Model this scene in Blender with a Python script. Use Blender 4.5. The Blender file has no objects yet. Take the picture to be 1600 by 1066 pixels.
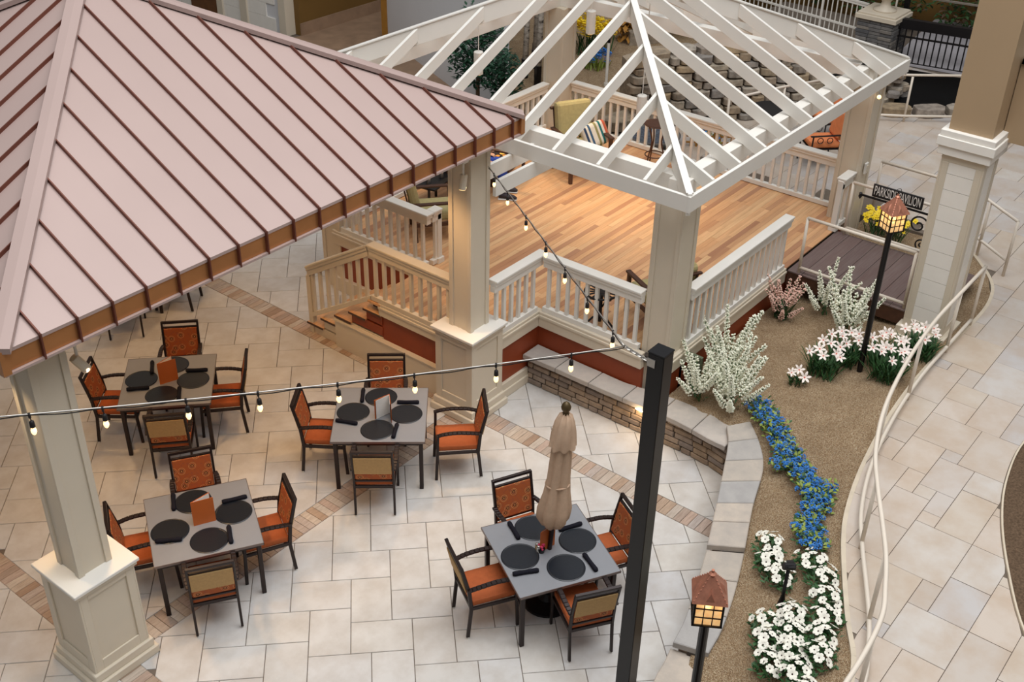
import bpy, math, random
from math import sin, cos, pi, radians, atan2, hypot, sqrt
from mathutils import Vector, Matrix, Euler

random.seed(11)
SC = bpy.context.scene
COL = SC.collection

# ------------------------------------------------------------------ camera
F_PX = 1794.13
RX = Vector((0.622378900008445, -0.7824602300517339, 0.020012326493079016))
UP = Vector((0.4100412828110206, 0.3477174927070299, 0.8431836642489163))
FW = Vector((0.666716319895479, 0.5165738414330754, -0.537253027103715))
cam_d = bpy.data.cameras.new('camera')
cam_d.sensor_fit = 'HORIZONTAL'
cam_d.sensor_width = 36.0
cam_d.lens = F_PX / 1600.0 * 36.0
cam_d.clip_end = 200
cam = bpy.data.objects.new('camera', cam_d)
COL.objects.link(cam)
m = Matrix.Identity(4)
for i in range(3):
    m[i][0] = RX[i]; m[i][1] = UP[i]; m[i][2] = -FW[i]
m[2][3] = 9.0
cam.matrix_world = m
SC.camera = cam

# ------------------------------------------------------------------ world and light
SC.view_settings.view_transform = 'Standard'
SC.view_settings.look = 'None'
SC.view_settings.exposure = 0.0
SC.view_settings.gamma = 1.0
SC.view_settings.use_curve_mapping = False
world = bpy.data.worlds.new('atrium_sky')
SC.world = world
world.use_nodes = True
wn = world.node_tree.nodes; wl = world.node_tree.links
wn.clear()
w_out = wn.new('ShaderNodeOutputWorld'); w_bg = wn.new('ShaderNodeBackground')
w_tc = wn.new('ShaderNodeTexCoord'); w_sep = wn.new('ShaderNodeSeparateXYZ'); w_rmp = wn.new('ShaderNodeValToRGB')
wl.new(w_tc.outputs['Generated'], w_sep.inputs[0]); wl.new(w_sep.outputs['Z'], w_rmp.inputs[0])
w_rmp.color_ramp.elements[0].position = 0.0; w_rmp.color_ramp.elements[0].color = (0.09, 0.08, 0.07, 1)
w_rmp.color_ramp.elements[1].position = 0.80; w_rmp.color_ramp.elements[1].color = (0.97, 0.985, 1.0, 1)
e_ = w_rmp.color_ramp.elements.new(0.35); e_.color = (0.22, 0.212, 0.205, 1)
wl.new(w_rmp.outputs[0], w_bg.inputs[0]); w_bg.inputs[1].default_value = 0.58
wl.new(w_bg.outputs[0], w_out.inputs[0])

def area_light(name, loc, target, size, energy, color):
    d = bpy.data.lights.new(name, 'AREA'); d.energy = energy; d.color = color; d.shape = 'RECTANGLE'
    d.size, d.size_y = size
    o = bpy.data.objects.new(name, d); COL.objects.link(o); o.location = loc
    o.rotation_euler = (Vector(target) - Vector(loc)).to_track_quat('-Z', 'Y').to_euler()
    return o
area_light('skylight', (8.5, 3.0, 18.0), (10.0, 6.0, 0), (16, 14), 3000, (0.975, 0.985, 1.0))

def spot(name, loc, target, energy, color, deg=70, blend=0.6, size=0.06):
    d = bpy.data.lights.new(name, 'SPOT'); d.energy = energy; d.color = color
    d.spot_size = radians(deg); d.spot_blend = blend; d.shadow_soft_size = size
    o = bpy.data.objects.new(name, d); COL.objects.link(o); o.location = loc
    o.rotation_euler = (Vector(target) - Vector(loc)).to_track_quat('-Z', 'Y').to_euler()
    return o
def point(name, loc, energy, color, size=0.05):
    d = bpy.data.lights.new(name, 'POINT'); d.energy = energy; d.color = color; d.shadow_soft_size = size
    o = bpy.data.objects.new(name, d); COL.objects.link(o); o.location = loc
    return o
WARM = (1.0, 0.72, 0.42)
# ceiling spots under the copper roof
for p, q in (((5.2, 9.6, 3.7), (5.0, 9.6, 0)), ((8.0, 9.6, 3.7), (8.0, 9.9, 0)), ((6.4, 12.0, 3.7), (6.6, 12.0, 0)), ((8.6, 12.4, 3.7), (8.8, 12.4, 0)), ((4.7, 8.5, 3.62), (4.4, 8.3, 0)), ((8.7, 8.5, 3.62), (9.0, 8.3, 0))):
    spot('soffit_spot', p, q, 95, (1.0, 0.60, 0.28), 110, 0.8, 0.12)

# ------------------------------------------------------------------ material helpers
def lin(c):
    return tuple((v / 12.92 if v <= 0.04045 else ((v + 0.055) / 1.055) ** 2.4) for v in (x / 255.0 for x in c)) + (1.0,)

def new_mat(name):
    mt = bpy.data.materials.new(name); mt.use_nodes = True
    nt = mt.node_tree; b = nt.nodes['Principled BSDF']
    return mt, nt, b
def noise(nt, scale, detail=3.0, rough=0.55, coord='Object', stretch=None):
    tc = nt.nodes.new('ShaderNodeTexCoord'); n = nt.nodes.new('ShaderNodeTexNoise')
    n.inputs['Scale'].default_value = scale; n.inputs['Detail'].default_value = detail; n.inputs['Roughness'].default_value = rough
    if coord == 'World':
        g = nt.nodes.new('ShaderNodeNewGeometry'); src = g.outputs['Position']
    else:
        src = tc.outputs[coord]
    if stretch:
        mp = nt.nodes.new('ShaderNodeMapping'); mp.inputs['Scale'].default_value = stretch
        nt.links.new(src, mp.inputs['Vector']); src = mp.outputs['Vector']
    nt.links.new(src, n.inputs['Vector'])
    return n
def ramp(nt, fac, stops):
    r = nt.nodes.new('ShaderNodeValToRGB'); cr = r.color_ramp
    while len(cr.elements) < len(stops): cr.elements.new(0.5)
    for e, (p, c) in zip(cr.elements, stops):
        e.position = p; e.color = c
    nt.links.new(fac, r.inputs[0]); return r
def mixc(nt, fac, a, b, mode='MIX'):
    mx = nt.nodes.new('ShaderNodeMix'); mx.data_type = 'RGBA'; mx.blend_type = mode
    for s, v in ((mx.inputs[0], fac), (mx.inputs[6], a), (mx.inputs[7], b)):
        if hasattr(v, 'is_linked') or hasattr(v, 'links'): nt.links.new(v, s)
        else: s.default_value = v
    return mx.outputs[2]
def bump(nt, b, height, strength=0.2, dist=0.01):
    bp = nt.nodes.new('ShaderNodeBump'); bp.inputs['Strength'].default_value = strength; bp.inputs['Distance'].default_value = dist
    nt.links.new(height, bp.inputs['Height']); nt.links.new(bp.outputs[0], b.inputs['Normal'])
def plain(name, c, rough=0.5, metal=0.0, var=0.08, scale=6.0, spec=0.5, bmp=0.0, coord='Object'):
    mt, nt, b = new_mat(name)
    n = noise(nt, scale, coord=coord)
    lo = tuple(max(0, v * (1 - var)) for v in lin(c)[:3]) + (1,); hi = tuple(min(1, v * (1 + var)) for v in lin(c)[:3]) + (1,)
    r = ramp(nt, n.outputs[0], [(0.3, lo), (0.7, hi)])
    nt.links.new(r.outputs[0], b.inputs['Base Color'])
    b.inputs['Roughness'].default_value = rough; b.inputs['Metallic'].default_value = metal
    b.inputs['Specular IOR Level'].default_value = spec
    if bmp: bump(nt, b, n.outputs[0], bmp)
    return mt
def pieces(name, cols, rough=0.7, nscale=5.0, nvar=0.25, bmp=0.15, island=False, stretch=None, dark=None, spec=0.4, bdist=0.01):
    """one colour per piece out of cols, mottled by world-space noise"""
    mt, nt, b = new_mat(name)
    if island:
        g = nt.nodes.new('ShaderNodeNewGeometry'); src = g.outputs['Random Per Island']
    else:
        g = nt.nodes.new('ShaderNodeObjectInfo'); src = g.outputs['Random']
    n_ = len(cols)
    r = ramp(nt, src, [(i / max(1, n_ - 1), lin(c)) for i, c in enumerate(cols)])
    n = noise(nt, nscale, 5, 0.6, 'World', stretch)
    d = lin(dark) if dark else (0.25, 0.22, 0.2, 1)
    f = ramp(nt, n.outputs[0], [(0.35, (nvar, nvar, nvar, 1)), (0.62, (0, 0, 0, 1))])
    c = mixc(nt, f.outputs[0], r.outputs[0], d)
    nt.links.new(c, b.inputs['Base Color'])
    b.inputs['Roughness'].default_value = rough; b.inputs['Specular IOR Level'].default_value = spec
    if bmp:
        n2 = noise(nt, nscale * 6, 4, 0.6, 'World', stretch); bump(nt, b, n2.outputs[0], bmp, bdist)
    return mt
def glow(name, c, strength, base=(1, 0.9, 0.7)):
    mt, nt, b = new_mat(name)
    b.inputs['Base Color'].default_value = base + (1,)
    b.inputs['Emission Color'].default_value = c + (1,); b.inputs['Emission Strength'].default_value = strength
    return mt

M = {}
PAV = [(204, 199, 192), (209, 206, 202), (197, 195, 193), (209, 204, 196), (202, 201, 201)]
M['paver'] = pieces('limestone_paver', PAV, 0.55, 3.2, 0.36, 0.08, dark=(162, 148, 132))
M['paver_s'] = pieces('limestone_paver_joined', PAV, 0.55, 3.2, 0.36, 0.08, True, dark=(162, 148, 132))
M['grout'] = plain('dark_grout', (112, 100, 88), 0.9)
BND = [(160, 134, 114), (184, 160, 138), (202, 190, 176), (166, 148, 134), (192, 166, 148), (182, 174, 168)]
M['band'] = pieces('wood_look_band_tile', BND, 0.6, 3.0, 0.35, 0.1, stretch=(2, 14, 2), dark=(110, 85, 65))
WLK = [(198, 185, 170), (202, 194, 185), (190, 185, 182), (203, 189, 175), (190, 181, 172)]
M['walk'] = pieces('walkway_stone_tile', WLK, 0.5, 2.6, 0.42, 0.08, dark=(176, 148, 118))
M['walk_s'] = pieces('walkway_stone_tile_joined', WLK, 0.5, 2.6, 0.42, 0.08, True, dark=(176, 148, 118))
M['curb'] = plain('walkway_curb', (208, 194, 172), 0.6)
M['board'] = pieces('oak_floorboard', [(214, 162, 116), (224, 176, 130), (228, 186, 138), (188, 136, 100), (222, 172, 124), (216, 164, 118), (230, 184, 136), (172, 124, 94), (220, 170, 124)], 0.42, 1.6, 0.28, 0.05, stretch=(1.2, 16, 1), dark=(150, 98, 60))
M['ramp'] = pieces('dark_composite_board', [(104, 84, 80), (114, 92, 88), (98, 80, 78)], 0.42, 2.5, 0.3, 0.1, stretch=(1, 20, 1))
M['red'] = plain('rust_red_paint', (140, 60, 26), 0.55, var=0.05)
M['cream'] = plain('cream_paint', (214, 202, 182), 0.45, var=0.025, scale=2)
M['white'] = plain('warm_white_paint', (232, 228, 220), 0.45, var=0.025, scale=2)
M['soffit'] = plain('soffit_paint', (205, 190, 165), 0.6, var=0.03)
M['beige'] = plain('beige_wall_paint', (176, 150, 118), 0.6, var=0.03, scale=1)
M['siding'] = plain('white_siding', (242, 237, 228), 0.5, var=0.02)
M['pan'] = plain('copper_skylit_tint', (180, 157, 150), 0.45, 0.1, 0.03, 0.8)  # same copper as the fascia; skylight reflection painted in as a paler pink
M['seam'] = plain('copper_seam', (110, 62, 48), 0.5, 0.3, 0.1, 2)
M['copper'] = plain('copper_fascia', (184, 128, 80), 0.36, 0.6, 0.12, 2.5)
M['lantern'] = plain('lantern_copper', (190, 128, 104), 0.42, 0.55, 0.2, 14)
M['black'] = plain('black_metal', (14, 13, 16), 0.35, 0.2, 0.1)
M['iron'] = plain('black_iron', (26, 24, 26), 0.45, 0.3, 0.1)
M['frame'] = plain('dark_bronze_frame', (40, 28, 26), 0.42, 0.3, 0.1)
M['seat'] = plain('orange_upholstery', (170, 88, 46), 0.75, 0, 0.07, 25, 0.3, 0.05)
M['tan'] = plain('tan_woven_panel', (190, 156, 108), 0.8, 0, 0.06, 40, 0.2)
M['table'] = plain('grey_laminate', (138, 139, 143), 0.3, 0, 0.03, 5)  # faint blue of the reflected sky put into the grey base
M['tedge'] = plain('table_edge_metal', (120, 108, 104), 0.35, 0.5)
M['mat'] = plain('black_woven_placemat', (22, 27, 35), 0.34, 0, 0.1, 60, 0.5, 0.1)  # bluish sky reflection mixed into the black base colour
M['napkin'] = plain('navy_napkin', (24, 23, 32), 0.85, 0, 0.1, 30, 0.2)
M['menu'] = plain('orange_menu_cover', (200, 104, 44), 0.5, 0, 0.04)
M['paper'] = plain('menu_paper', (232, 228, 222), 0.7, 0, 0.03, 30)
M['canvas'] = plain('tan_canvas', (200, 170, 144), 0.85, 0, 0.06, 20, 0.2, 0.08)
M['bronze'] = plain('bronze_finial', (88, 72, 46), 0.45, 0.5)
M['cable'] = plain('black_cable', (34, 30, 30), 0.6)
M['steel'] = plain('steel_wire', (190, 186, 180), 0.35, 0.8)
M['brick'] = pieces('tumbled_wall_brick', [(160, 138, 116), (172, 152, 132), (146, 132, 122), (166, 142, 116), (140, 128, 120)], 0.9, 9.0, 0.4, 0.4, dark=(84, 72, 64))
M['cap'] = pieces('grey_capstone', [(186, 174, 160), (172, 168, 164), (198, 184, 168), (176, 166, 156), (190, 180, 170)], 0.8, 5.0, 0.35, 0.35, dark=(140, 136, 134))
M['mortar'] = plain('wall_core', (70, 62, 56), 0.95)
M['rock'] = pieces('fieldstone', [(164, 148, 124), (184, 172, 156), (146, 140, 134), (176, 152, 118), (158, 150, 144), (196, 182, 160)], 0.9, 7.0, 0.5, 0.6, dark=(66, 60, 54))
M['slate'] = pieces('stacked_slate', [(110, 108, 106), (134, 130, 126), (90, 90, 92), (146, 138, 128)], 0.9, 8.0, 0.4, 0.5, dark=(50, 50, 52))
M['steelpost'] = plain('cream_tube_rail', (226, 214, 198), 0.35, 0.0, 0.02)
M['leaf'] = plain('deep_green_leaf', (50, 88, 44), 0.55, 0, 0.35, 30)
M['leaf2'] = plain('yellow_green_leaf', (136, 152, 66), 0.55, 0, 0.3, 30)
M['leaf3'] = plain('mid_green_leaf', (66, 98, 58), 0.55, 0, 0.3, 30)
M['ficus'] = plain('ficus_leaf', (38, 76, 54), 0.4, 0, 0.45, 20)
M['bark'] = plain('brown_bark', (96, 76, 58), 0.9, 0, 0.3, 20)
M['wpetal'] = plain('white_petal', (240, 236, 222), 0.6, 0, 0.03)
M['dcenter'] = plain('dark_flower_eye', (58, 40, 34), 0.7)
M['blue'] = plain('blue_floret', (56, 124, 196), 0.6, 0, 0.22, 60)
M['cspike'] = plain('cream_floret', (246, 246, 226), 0.6, 0, 0.08, 40)
M['pink'] = plain('pink_floret', (242, 200, 184), 0.6, 0, 0.15, 40)
M['lily'] = plain('blush_lily_petal', (242, 230, 220), 0.5, 0, 0.06, 30)
M['lilyc'] = plain('lily_throat', (206, 110, 92), 0.6)
M['yellow'] = plain('yellow_petal', (240, 208, 30), 0.55, 0, 0.1, 30)
M['khaki'] = plain('khaki_cushion', (176, 164, 118), 0.85, 0, 0.08, 25, 0.2)
M['wood'] = plain('dark_brown_wood', (76, 48, 34), 0.5, 0, 0.2, 10)
M['blackpond'] = plain('dark_pool_water', (8, 9, 11), 0.5, 0, 0.2, 3, 0.12)
M['wall'] = plain('pale_wall_paint', (214, 214, 216), 0.7, 0, 0.02, 1)
M['corr'] = plain('brown_corridor_paint', (112, 82, 34), 0.7, 0, 0.06, 1)
M['corrfloor'] = plain('brown_corridor_floor', (150, 122, 98), 0.6, 0, 0.15, 3)
M['gold'] = plain('oak_handrail', (166, 116, 44), 0.5)
M['door'] = plain('brown_door', (104, 66, 36), 0.5, 0, 0.2, 6)
M['grayfloor'] = plain('grey_terrace', (176, 172, 176), 0.6, 0, 0.05)
M['carpet'] = plain('dark_gravel_strip', (96, 78, 62), 0.95, 0, 0.35, 40, 0.1, 0.3)
M['skin'] = plain('skin', (206, 158, 130), 0.55, 0, 0.03)
M['bluecloth'] = plain('blue_trousers', (30, 62, 150), 0.85, 0, 0.1, 20)
M['shoe'] = plain('dark_sneaker', (52, 46, 52), 0.7)
M['sole'] = plain('pale_sole', (210, 206, 200), 0.7)
M['hair'] = plain('grey_hair', (150, 140, 130), 0.8, 0, 0.2, 30)
M['terracotta'] = plain('terracotta', (190, 104, 52), 0.8)
M['bulb'] = glow('bulb_glow', (1.0, 0.62, 0.24), 2.6)
M['lampglow'] = glow('lamp_core_glow', (1.0, 0.72, 0.34), 9.0)
def pane_mat():
    mt, nt, b = new_mat('amber_glass_pane')
    n = noise(nt, 14, 3); r = ramp(nt, n.outputs[0], [(0.35, (0.80, 0.56, 0.26, 1)), (0.65, (1.0, 0.86, 0.62, 1))])
    nt.links.new(r.outputs[0], b.inputs['Base Color']); b.inputs['Roughness'].default_value = 0.35
    b.inputs['Transmission Weight'].default_value = 0.65; b.inputs['IOR'].default_value = 1.2
    b.inputs['Emission Color'].default_value = (1.0, 0.66, 0.32, 1); b.inputs['Emission Strength'].default_value = 0.32
    return mt
M['pane'] = pane_mat()
M['plastic'] = plain('white_plastic', (228, 224, 216), 0.4)
M['sign'] = plain('black_sign', (24, 22, 24), 0.45)
M['letters'] = plain('white_lettering', (238, 232, 226), 0.5, 0, 0.01)
M['green_plastic'] = plain('green_utility_cover', (96, 104, 82), 0.6)
M['orange'] = plain('orange_cushion', (226, 136, 84), 0.85, 0, 0.08, 15)

def gravel_mat():
    mt, nt, b = new_mat('tan_gravel')
    g = nt.nodes.new('ShaderNodeNewGeometry')
    v = nt.nodes.new('ShaderNodeTexVoronoi'); v.inputs['Scale'].default_value = 105
    nt.links.new(g.outputs['Position'], v.inputs['Vector'])
    sp = nt.nodes.new('ShaderNodeSeparateColor'); nt.links.new(v.outputs['Color'], sp.inputs[0])
    r = ramp(nt, sp.outputs[0], [(0.0, lin((140, 112, 84))), (0.4, lin((176, 148, 114))), (0.75, lin((192, 166, 134))), (1.0, lin((210, 190, 160)))])
    n = noise(nt, 2.5, 4, 0.6, 'World')
    f = ramp(nt, n.outputs[0], [(0.35, (0.35, 0.35, 0.35, 1)), (0.6, (0, 0, 0, 1))])
    nt.links.new(mixc(nt, f.outputs[0], r.outputs[0], lin((132, 106, 78))), b.inputs['Base Color'])
    b.inputs['Roughness'].default_value = 0.95; b.inputs['Specular IOR Level'].default_value = 0.2
    bump(nt, b, v.outputs['Distance'], 0.9, 0.02)
    return mt
M['gravel'] = gravel_mat()

def fabric_mat():
    mt, nt, b = new_mat('orange_medallion_fabric')
    tc = nt.nodes.new('ShaderNodeTexCoord')
    sp = nt.nodes.new('ShaderNodeSeparateXYZ'); cb_ = nt.nodes.new('ShaderNodeCombineXYZ')
    nt.links.new(tc.outputs['Object'], sp.inputs[0]); nt.links.new(sp.outputs[1], cb_.inputs[0]); nt.links.new(sp.outputs[2], cb_.inputs[1])
    v = nt.nodes.new('ShaderNodeTexVoronoi'); v.voronoi_dimensions = '2D'; v.inputs['Scale'].default_value = 8.0; v.inputs['Randomness'].default_value = 0.7
    nt.links.new(cb_.outputs[0], v.inputs['Vector'])
    o = lin((172, 90, 48)); gold = lin((204, 150, 90)); dk = lin((96, 44, 26)); rd = lin((160, 60, 36))
    r = ramp(nt, v.outputs['Distance'], [(0.0, gold), (0.07, dk), (0.17, gold), (0.21, rd), (0.28, gold), (0.33, o), (0.6, o)])
    r.color_ramp.interpolation = 'CONSTANT'
    n = noise(nt, 30, 4); f = ramp(nt, n.outputs[0], [(0.52, (0, 0, 0, 1)), (0.6, (0.5, 0.5, 0.5, 1))])
    nt.links.new(mixc(nt, f.outputs[0], r.outputs[0], lin((150, 84, 60))), b.inputs['Base Color'])
    b.inputs['Roughness'].default_value = 0.7; b.inputs['Specular IOR Level'].default_value = 0.3
    return mt
M['fabric'] = fabric_mat()
def stripe_mat():
    mt, nt, b = new_mat('striped_pillow_fabric')
    tc = nt.nodes.new('ShaderNodeTexCoord'); sp = nt.nodes.new('ShaderNodeSeparateXYZ')
    nt.links.new(tc.outputs['Generated'], sp.inputs[0])
    w = lin((226, 216, 200)); seq = [w, lin((40, 60, 90)), w, lin((60, 90, 120)), w, w, lin((150, 140, 90)), w, lin((30, 110, 110)), w, lin((200, 90, 60)), lin((190, 120, 90))]
    r = ramp(nt, sp.outputs[1], [(i / len(seq), c) for i, c in enumerate(seq)]); r.color_ramp.interpolation = 'CONSTANT'
    nt.links.new(r.outputs[0], b.inputs['Base Color']); b.inputs['Roughness'].default_value = 0.85
    return mt
M['stripe'] = stripe_mat()
def floral_mat():
    mt, nt, b = new_mat('dark_floral_fabric')
    tc = nt.nodes.new('ShaderNodeTexCoord'); v = nt.nodes.new('ShaderNodeTexVoronoi'); v.inputs['Scale'].default_value = 9
    nt.links.new(tc.outputs['Object'], v.inputs['Vector'])
    sp = nt.nodes.new('ShaderNodeSeparateColor'); nt.links.new(v.outputs['Color'], sp.inputs[0])
    c = ramp(nt, sp.outputs[0], [(0, lin((200, 90, 40))), (0.5, lin((220, 170, 60))), (1, lin((220, 200, 160)))])
    f = ramp(nt, v.outputs['Distance'], [(0.36, (0, 0, 0, 1)), (0.42, (1, 1, 1, 1))])
    nt.links.new(mixc(nt, f.outputs[0], c.outputs[0], lin((26, 20, 20))), b.inputs['Base Color']); b.inputs['Roughness'].default_value = 0.85
    return mt
M['floral'] = floral_mat()
def birch_mat():
    mt, nt, b = new_mat('birch_bark')
    n = noise(nt, 5, 4, 0.7, 'Object', (1, 1, 2.6))
    r = ramp(nt, n.outputs[0], [(0.36, lin((48, 42, 40))), (0.46, lin((178, 168, 156))), (0.7, lin((222, 214, 204)))])
    nt.links.new(r.outputs[0], b.inputs['Base Color']); b.inputs['Roughness'].default_value = 0.85
    return mt
M['birch'] = birch_mat()

# ------------------------------------------------------------------ geometry helpers
def wloc(o):
    v = Vector((0, 0, 0))
    while o is not None:
        v += Vector(o.location); o = o.parent
    return v

class MB:
    def __init__(s): s.v = []; s.f = []; s.mi = []
    def add(s, vs, fs, mi=0):
        k = len(s.v); s.v += [tuple(p) for p in vs]
        for f in fs: s.f.append([k + i for i in f]); s.mi.append(mi)
        return s
    def box(s, c, d, rz=0.0, mi=0):
        hx, hy, hz = d[0] / 2, d[1] / 2, d[2] / 2; cr, sr = cos(rz), sin(rz); vs = []
        for z in (-hz, hz):
            for x, y in ((-hx, -hy), (hx, -hy), (hx, hy), (-hx, hy)):
                vs.append((c[0] + x * cr - y * sr, c[1] + x * sr + y * cr, c[2] + z))
        return s.add(vs, [(3, 2, 1, 0), (4, 5, 6, 7), (0, 1, 5, 4), (1, 2, 6, 5), (2, 3, 7, 6), (3, 0, 4, 7)], mi)
    def box2(s, a, b, mi=0):
        return s.box([(a[i] + b[i]) / 2 for i in range(3)], [abs(b[i] - a[i]) for i in range(3)], 0, mi)
    def bar(s, p0, p1, w, h, up=(0, 0, 1), mi=0):
        p0 = Vector(p0); p1 = Vector(p1); d = (p1 - p0).normalized(); u = Vector(up)
        if abs(d.dot(u)) > 0.98: u = Vector((1, 0, 0))
        r = d.cross(u).normalized(); u = r.cross(d).normalized()
        vs = [p + r * (w / 2 * a) + u * (h / 2 * b) for p in (p0, p1) for a, b in ((-1, -1), (1, -1), (1, 1), (-1, 1))]
        return s.add(vs, [(0, 1, 2, 3), (7, 6, 5, 4), (0, 4, 5, 1), (1, 5, 6, 2), (2, 6, 7, 3), (3, 7, 4, 0)], mi)
    def plumb(s, p0, p1, h, w, mi=0):
        """rafter: top edge p0-p1, vertical cut ends, vertical depth h, thickness w"""
        p0 = Vector(p0); p1 = Vector(p1); d = p1 - p0; r = Vector((d.y, -d.x, 0)).normalized() * (w / 2); z = Vector((0, 0, h))
        vs = [p0 - r - z, p0 + r - z, p0 + r, p0 - r, p1 - r - z, p1 + r - z, p1 + r, p1 - r]
        return s.add(vs, [(0, 1, 2, 3), (7, 6, 5, 4), (0, 4, 5, 1), (1, 5, 6, 2), (2, 6, 7, 3), (3, 7, 4, 0)], mi)
    def tube(s, pts, r, n=8, mi=0, cap=True):
        pts = [Vector(p) for p in pts]; k = len(s.v); prev = None
        rs = r if isinstance(r, (list, tuple)) else [r] * len(pts)
        for i, p in enumerate(pts):
            d = (pts[min(i + 1, len(pts) - 1)] - pts[max(i - 1, 0)]).normalized()
            if prev is None:
                a = Vector((0, 0, 1)) if abs(d.z) < 0.9 else Vector((1, 0, 0))
                prev = d.cross(a).normalized()
            x = (prev - d * prev.dot(d)).normalized(); y = d.cross(x); prev = x
            for j in range(n):
                t = 2 * pi * j / n; s.v.append(tuple(p + x * (cos(t) * rs[i]) + y * (sin(t) * rs[i])))
        for i in range(len(pts) - 1):
            for j in range(n):
                j2 = (j + 1) % n; s.f.append([k + i * n + j, k + i * n + j2, k + (i + 1) * n + j2, k + (i + 1) * n + j]); s.mi.append(mi)
        if cap:
            s.f.append([k + j for j in reversed(range(n))]); s.mi.append(mi)
            e = k + (len(pts) - 1) * n; s.f.append([e + j for j in range(n)]); s.mi.append(mi)
        return s
    def lathe(s, prof, c=(0, 0, 0), n=16, mi=0, fold=None):
        k = len(s.v)
        for i, (r, z) in enumerate(prof):
            for j in range(n):
                t = 2 * pi * j / n; rr = r * (fold(i, j) if fold else 1.0)
                s.v.append((c[0] + rr * cos(t), c[1] + rr * sin(t), c[2] + z))
        for i in range(len(prof) - 1):
            for j in range(n):
                j2 = (j + 1) % n; s.f.append([k + i * n + j, k + i * n + j2, k + (i + 1) * n + j2, k + (i + 1) * n + j]); s.mi.append(mi)
        s.f.append([k + j for j in reversed(range(n))]); s.mi.append(mi)
        e = k + (len(prof) - 1) * n; s.f.append([e + j for j in range(n)]); s.mi.append(mi)
        return s
    def prism(s, poly, z0, z1, ch=0.0, mi=0):
        """vertical prism over a 2-D polygon, its top edge chamfered"""
        ar = sum(poly[i][0] * poly[(i + 1) % len(poly)][1] - poly[(i + 1) % len(poly)][0] * poly[i][1] for i in range(len(poly)))
        if ar < 0: poly = poly[::-1]
        n = len(poly); cx = sum(p[0] for p in poly) / n; cy = sum(p[1] for p in poly) / n
        vs = [(x, y, z0) for x, y in poly]
        fs = []
        if ch:
            vs += [(x, y, z1 - ch) for x, y in poly]
            for x, y in poly:
                d = hypot(x - cx, y - cy) or 1; k = max(0.3, 1 - ch * 1.4 / d); vs.append((cx + (x - cx) * k, cy + (y - cy) * k, z1))
        else:
            vs += [(x, y, z1) for x, y in poly]
        rings = 3 if ch else 2
        for q in range(rings - 1):
            for i in range(n):
                j = (i + 1) % n; fs.append((q * n + i, q * n + j, (q + 1) * n + j, (q + 1) * n + i))
        fs.append(tuple((rings - 1) * n + i for i in range(n)))
        return s.add(vs, fs, mi)
    def sphere(s, c, r, n=8, m_=5, mi=0, sz=1.0):
        prof = [(max(0.001, r * sin(pi * i / m_)), -r * sz * cos(pi * i / m_)) for i in range(m_ + 1)]
        return s.lathe(prof, c, n, mi)
    def build(s, name, mat, parent=None, smooth=False, bevel=0.0, world=True, seg=1):
        me = bpy.data.meshes.new(name)
        vs = s.v
        if parent is not None and world:
            o_ = wloc(parent); vs = [(v[0] - o_.x, v[1] - o_.y, v[2] - o_.z) for v in s.v]
        me.from_pydata(vs, [], s.f)
        for mm in (mat if isinstance(mat, (list, tuple)) else [mat]): me.materials.append(mm)
        if isinstance(mat, (list, tuple)): me.polygons.foreach_set('material_index', s.mi)
        if smooth: me.polygons.foreach_set('use_smooth', [True] * len(me.polygons))
        me.update()
        return place(name, me, parent, bevel, seg)
def place(name, me, parent=None, bevel=0.0, seg=1, loc=None, rz=None):
    o = bpy.data.objects.new(name, me); COL.objects.link(o)
    if parent is not None: o.parent = parent
    if bevel:
        b = o.modifiers.new('bevel', 'BEVEL'); b.width = bevel; b.segments = seg; b.limit_method = 'ANGLE'; b.angle_limit = radians(40)
    if loc is not None: o.location = loc
    if rz is not None: o.rotation_euler = (0, 0, rz)
    return o
def tag(o, label, cat, group=None, kind=None):
    o['label'] = label; o['category'] = cat
    if group: o['group'] = group
    if kind: o['kind'] = kind
    return o
def thing(name, label, cat, loc=(0, 0, 0), rz=0.0, group=None):
    o = bpy.data.objects.new(name, None); o.empty_display_size = 0.1; COL.objects.link(o)
    o.location = loc; o.rotation_euler = (0, 0, rz)
    return tag(o, label, cat, group)
def struct(o): o['kind'] = 'structure'; return o
def dup(root, loc, rz=0.0, label=None, group=None):
    def cp(o, par):
        c = o.copy(); COL.objects.link(c)
        if par is not None: c.parent = par
        for ch in list(o.children): cp(ch, c)
        return c
    r = cp(root, None); r.location = loc; r.rotation_euler = (0, 0, rz)
    if label: r['label'] = label
    if group: r['group'] = group
    return r
def clip(poly, a, b, c):
    """keep a*x + b*y <= c"""
    out = []
    for i in range(len(poly)):
        p, q = poly[i], poly[(i + 1) % len(poly)]; dp = a * p[0] + b * p[1] - c; dq = a * q[0] + b * q[1] - c
        if dp <= 0: out.append(p)
        if dp * dq < 0:
            t = dp / (dp - dq); out.append((p[0] + (q[0] - p[0]) * t, p[1] + (q[1] - p[1]) * t))
    return out
def area(poly): return abs(sum(poly[i][0] * poly[(i + 1) % len(poly)][1] - poly[(i + 1) % len(poly)][0] * poly[i][1] for i in range(len(poly)))) / 2
def centroid(poly): return (sum(p[0] for p in poly) / len(poly), sum(p[1] for p in poly) / len(poly))
def seen(x, y, z, mx=60):
    """is the point in the photograph's field of view, and how far off"""
    v = Vector((x, y, z - 9.0)); d = v.dot(FW); px = 800 + F_PX * v.dot(RX) / d; py = 533 - F_PX * v.dot(UP) / d
    return (-mx < px < 1600 + mx and -mx < py < 1066 + mx), d
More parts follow.
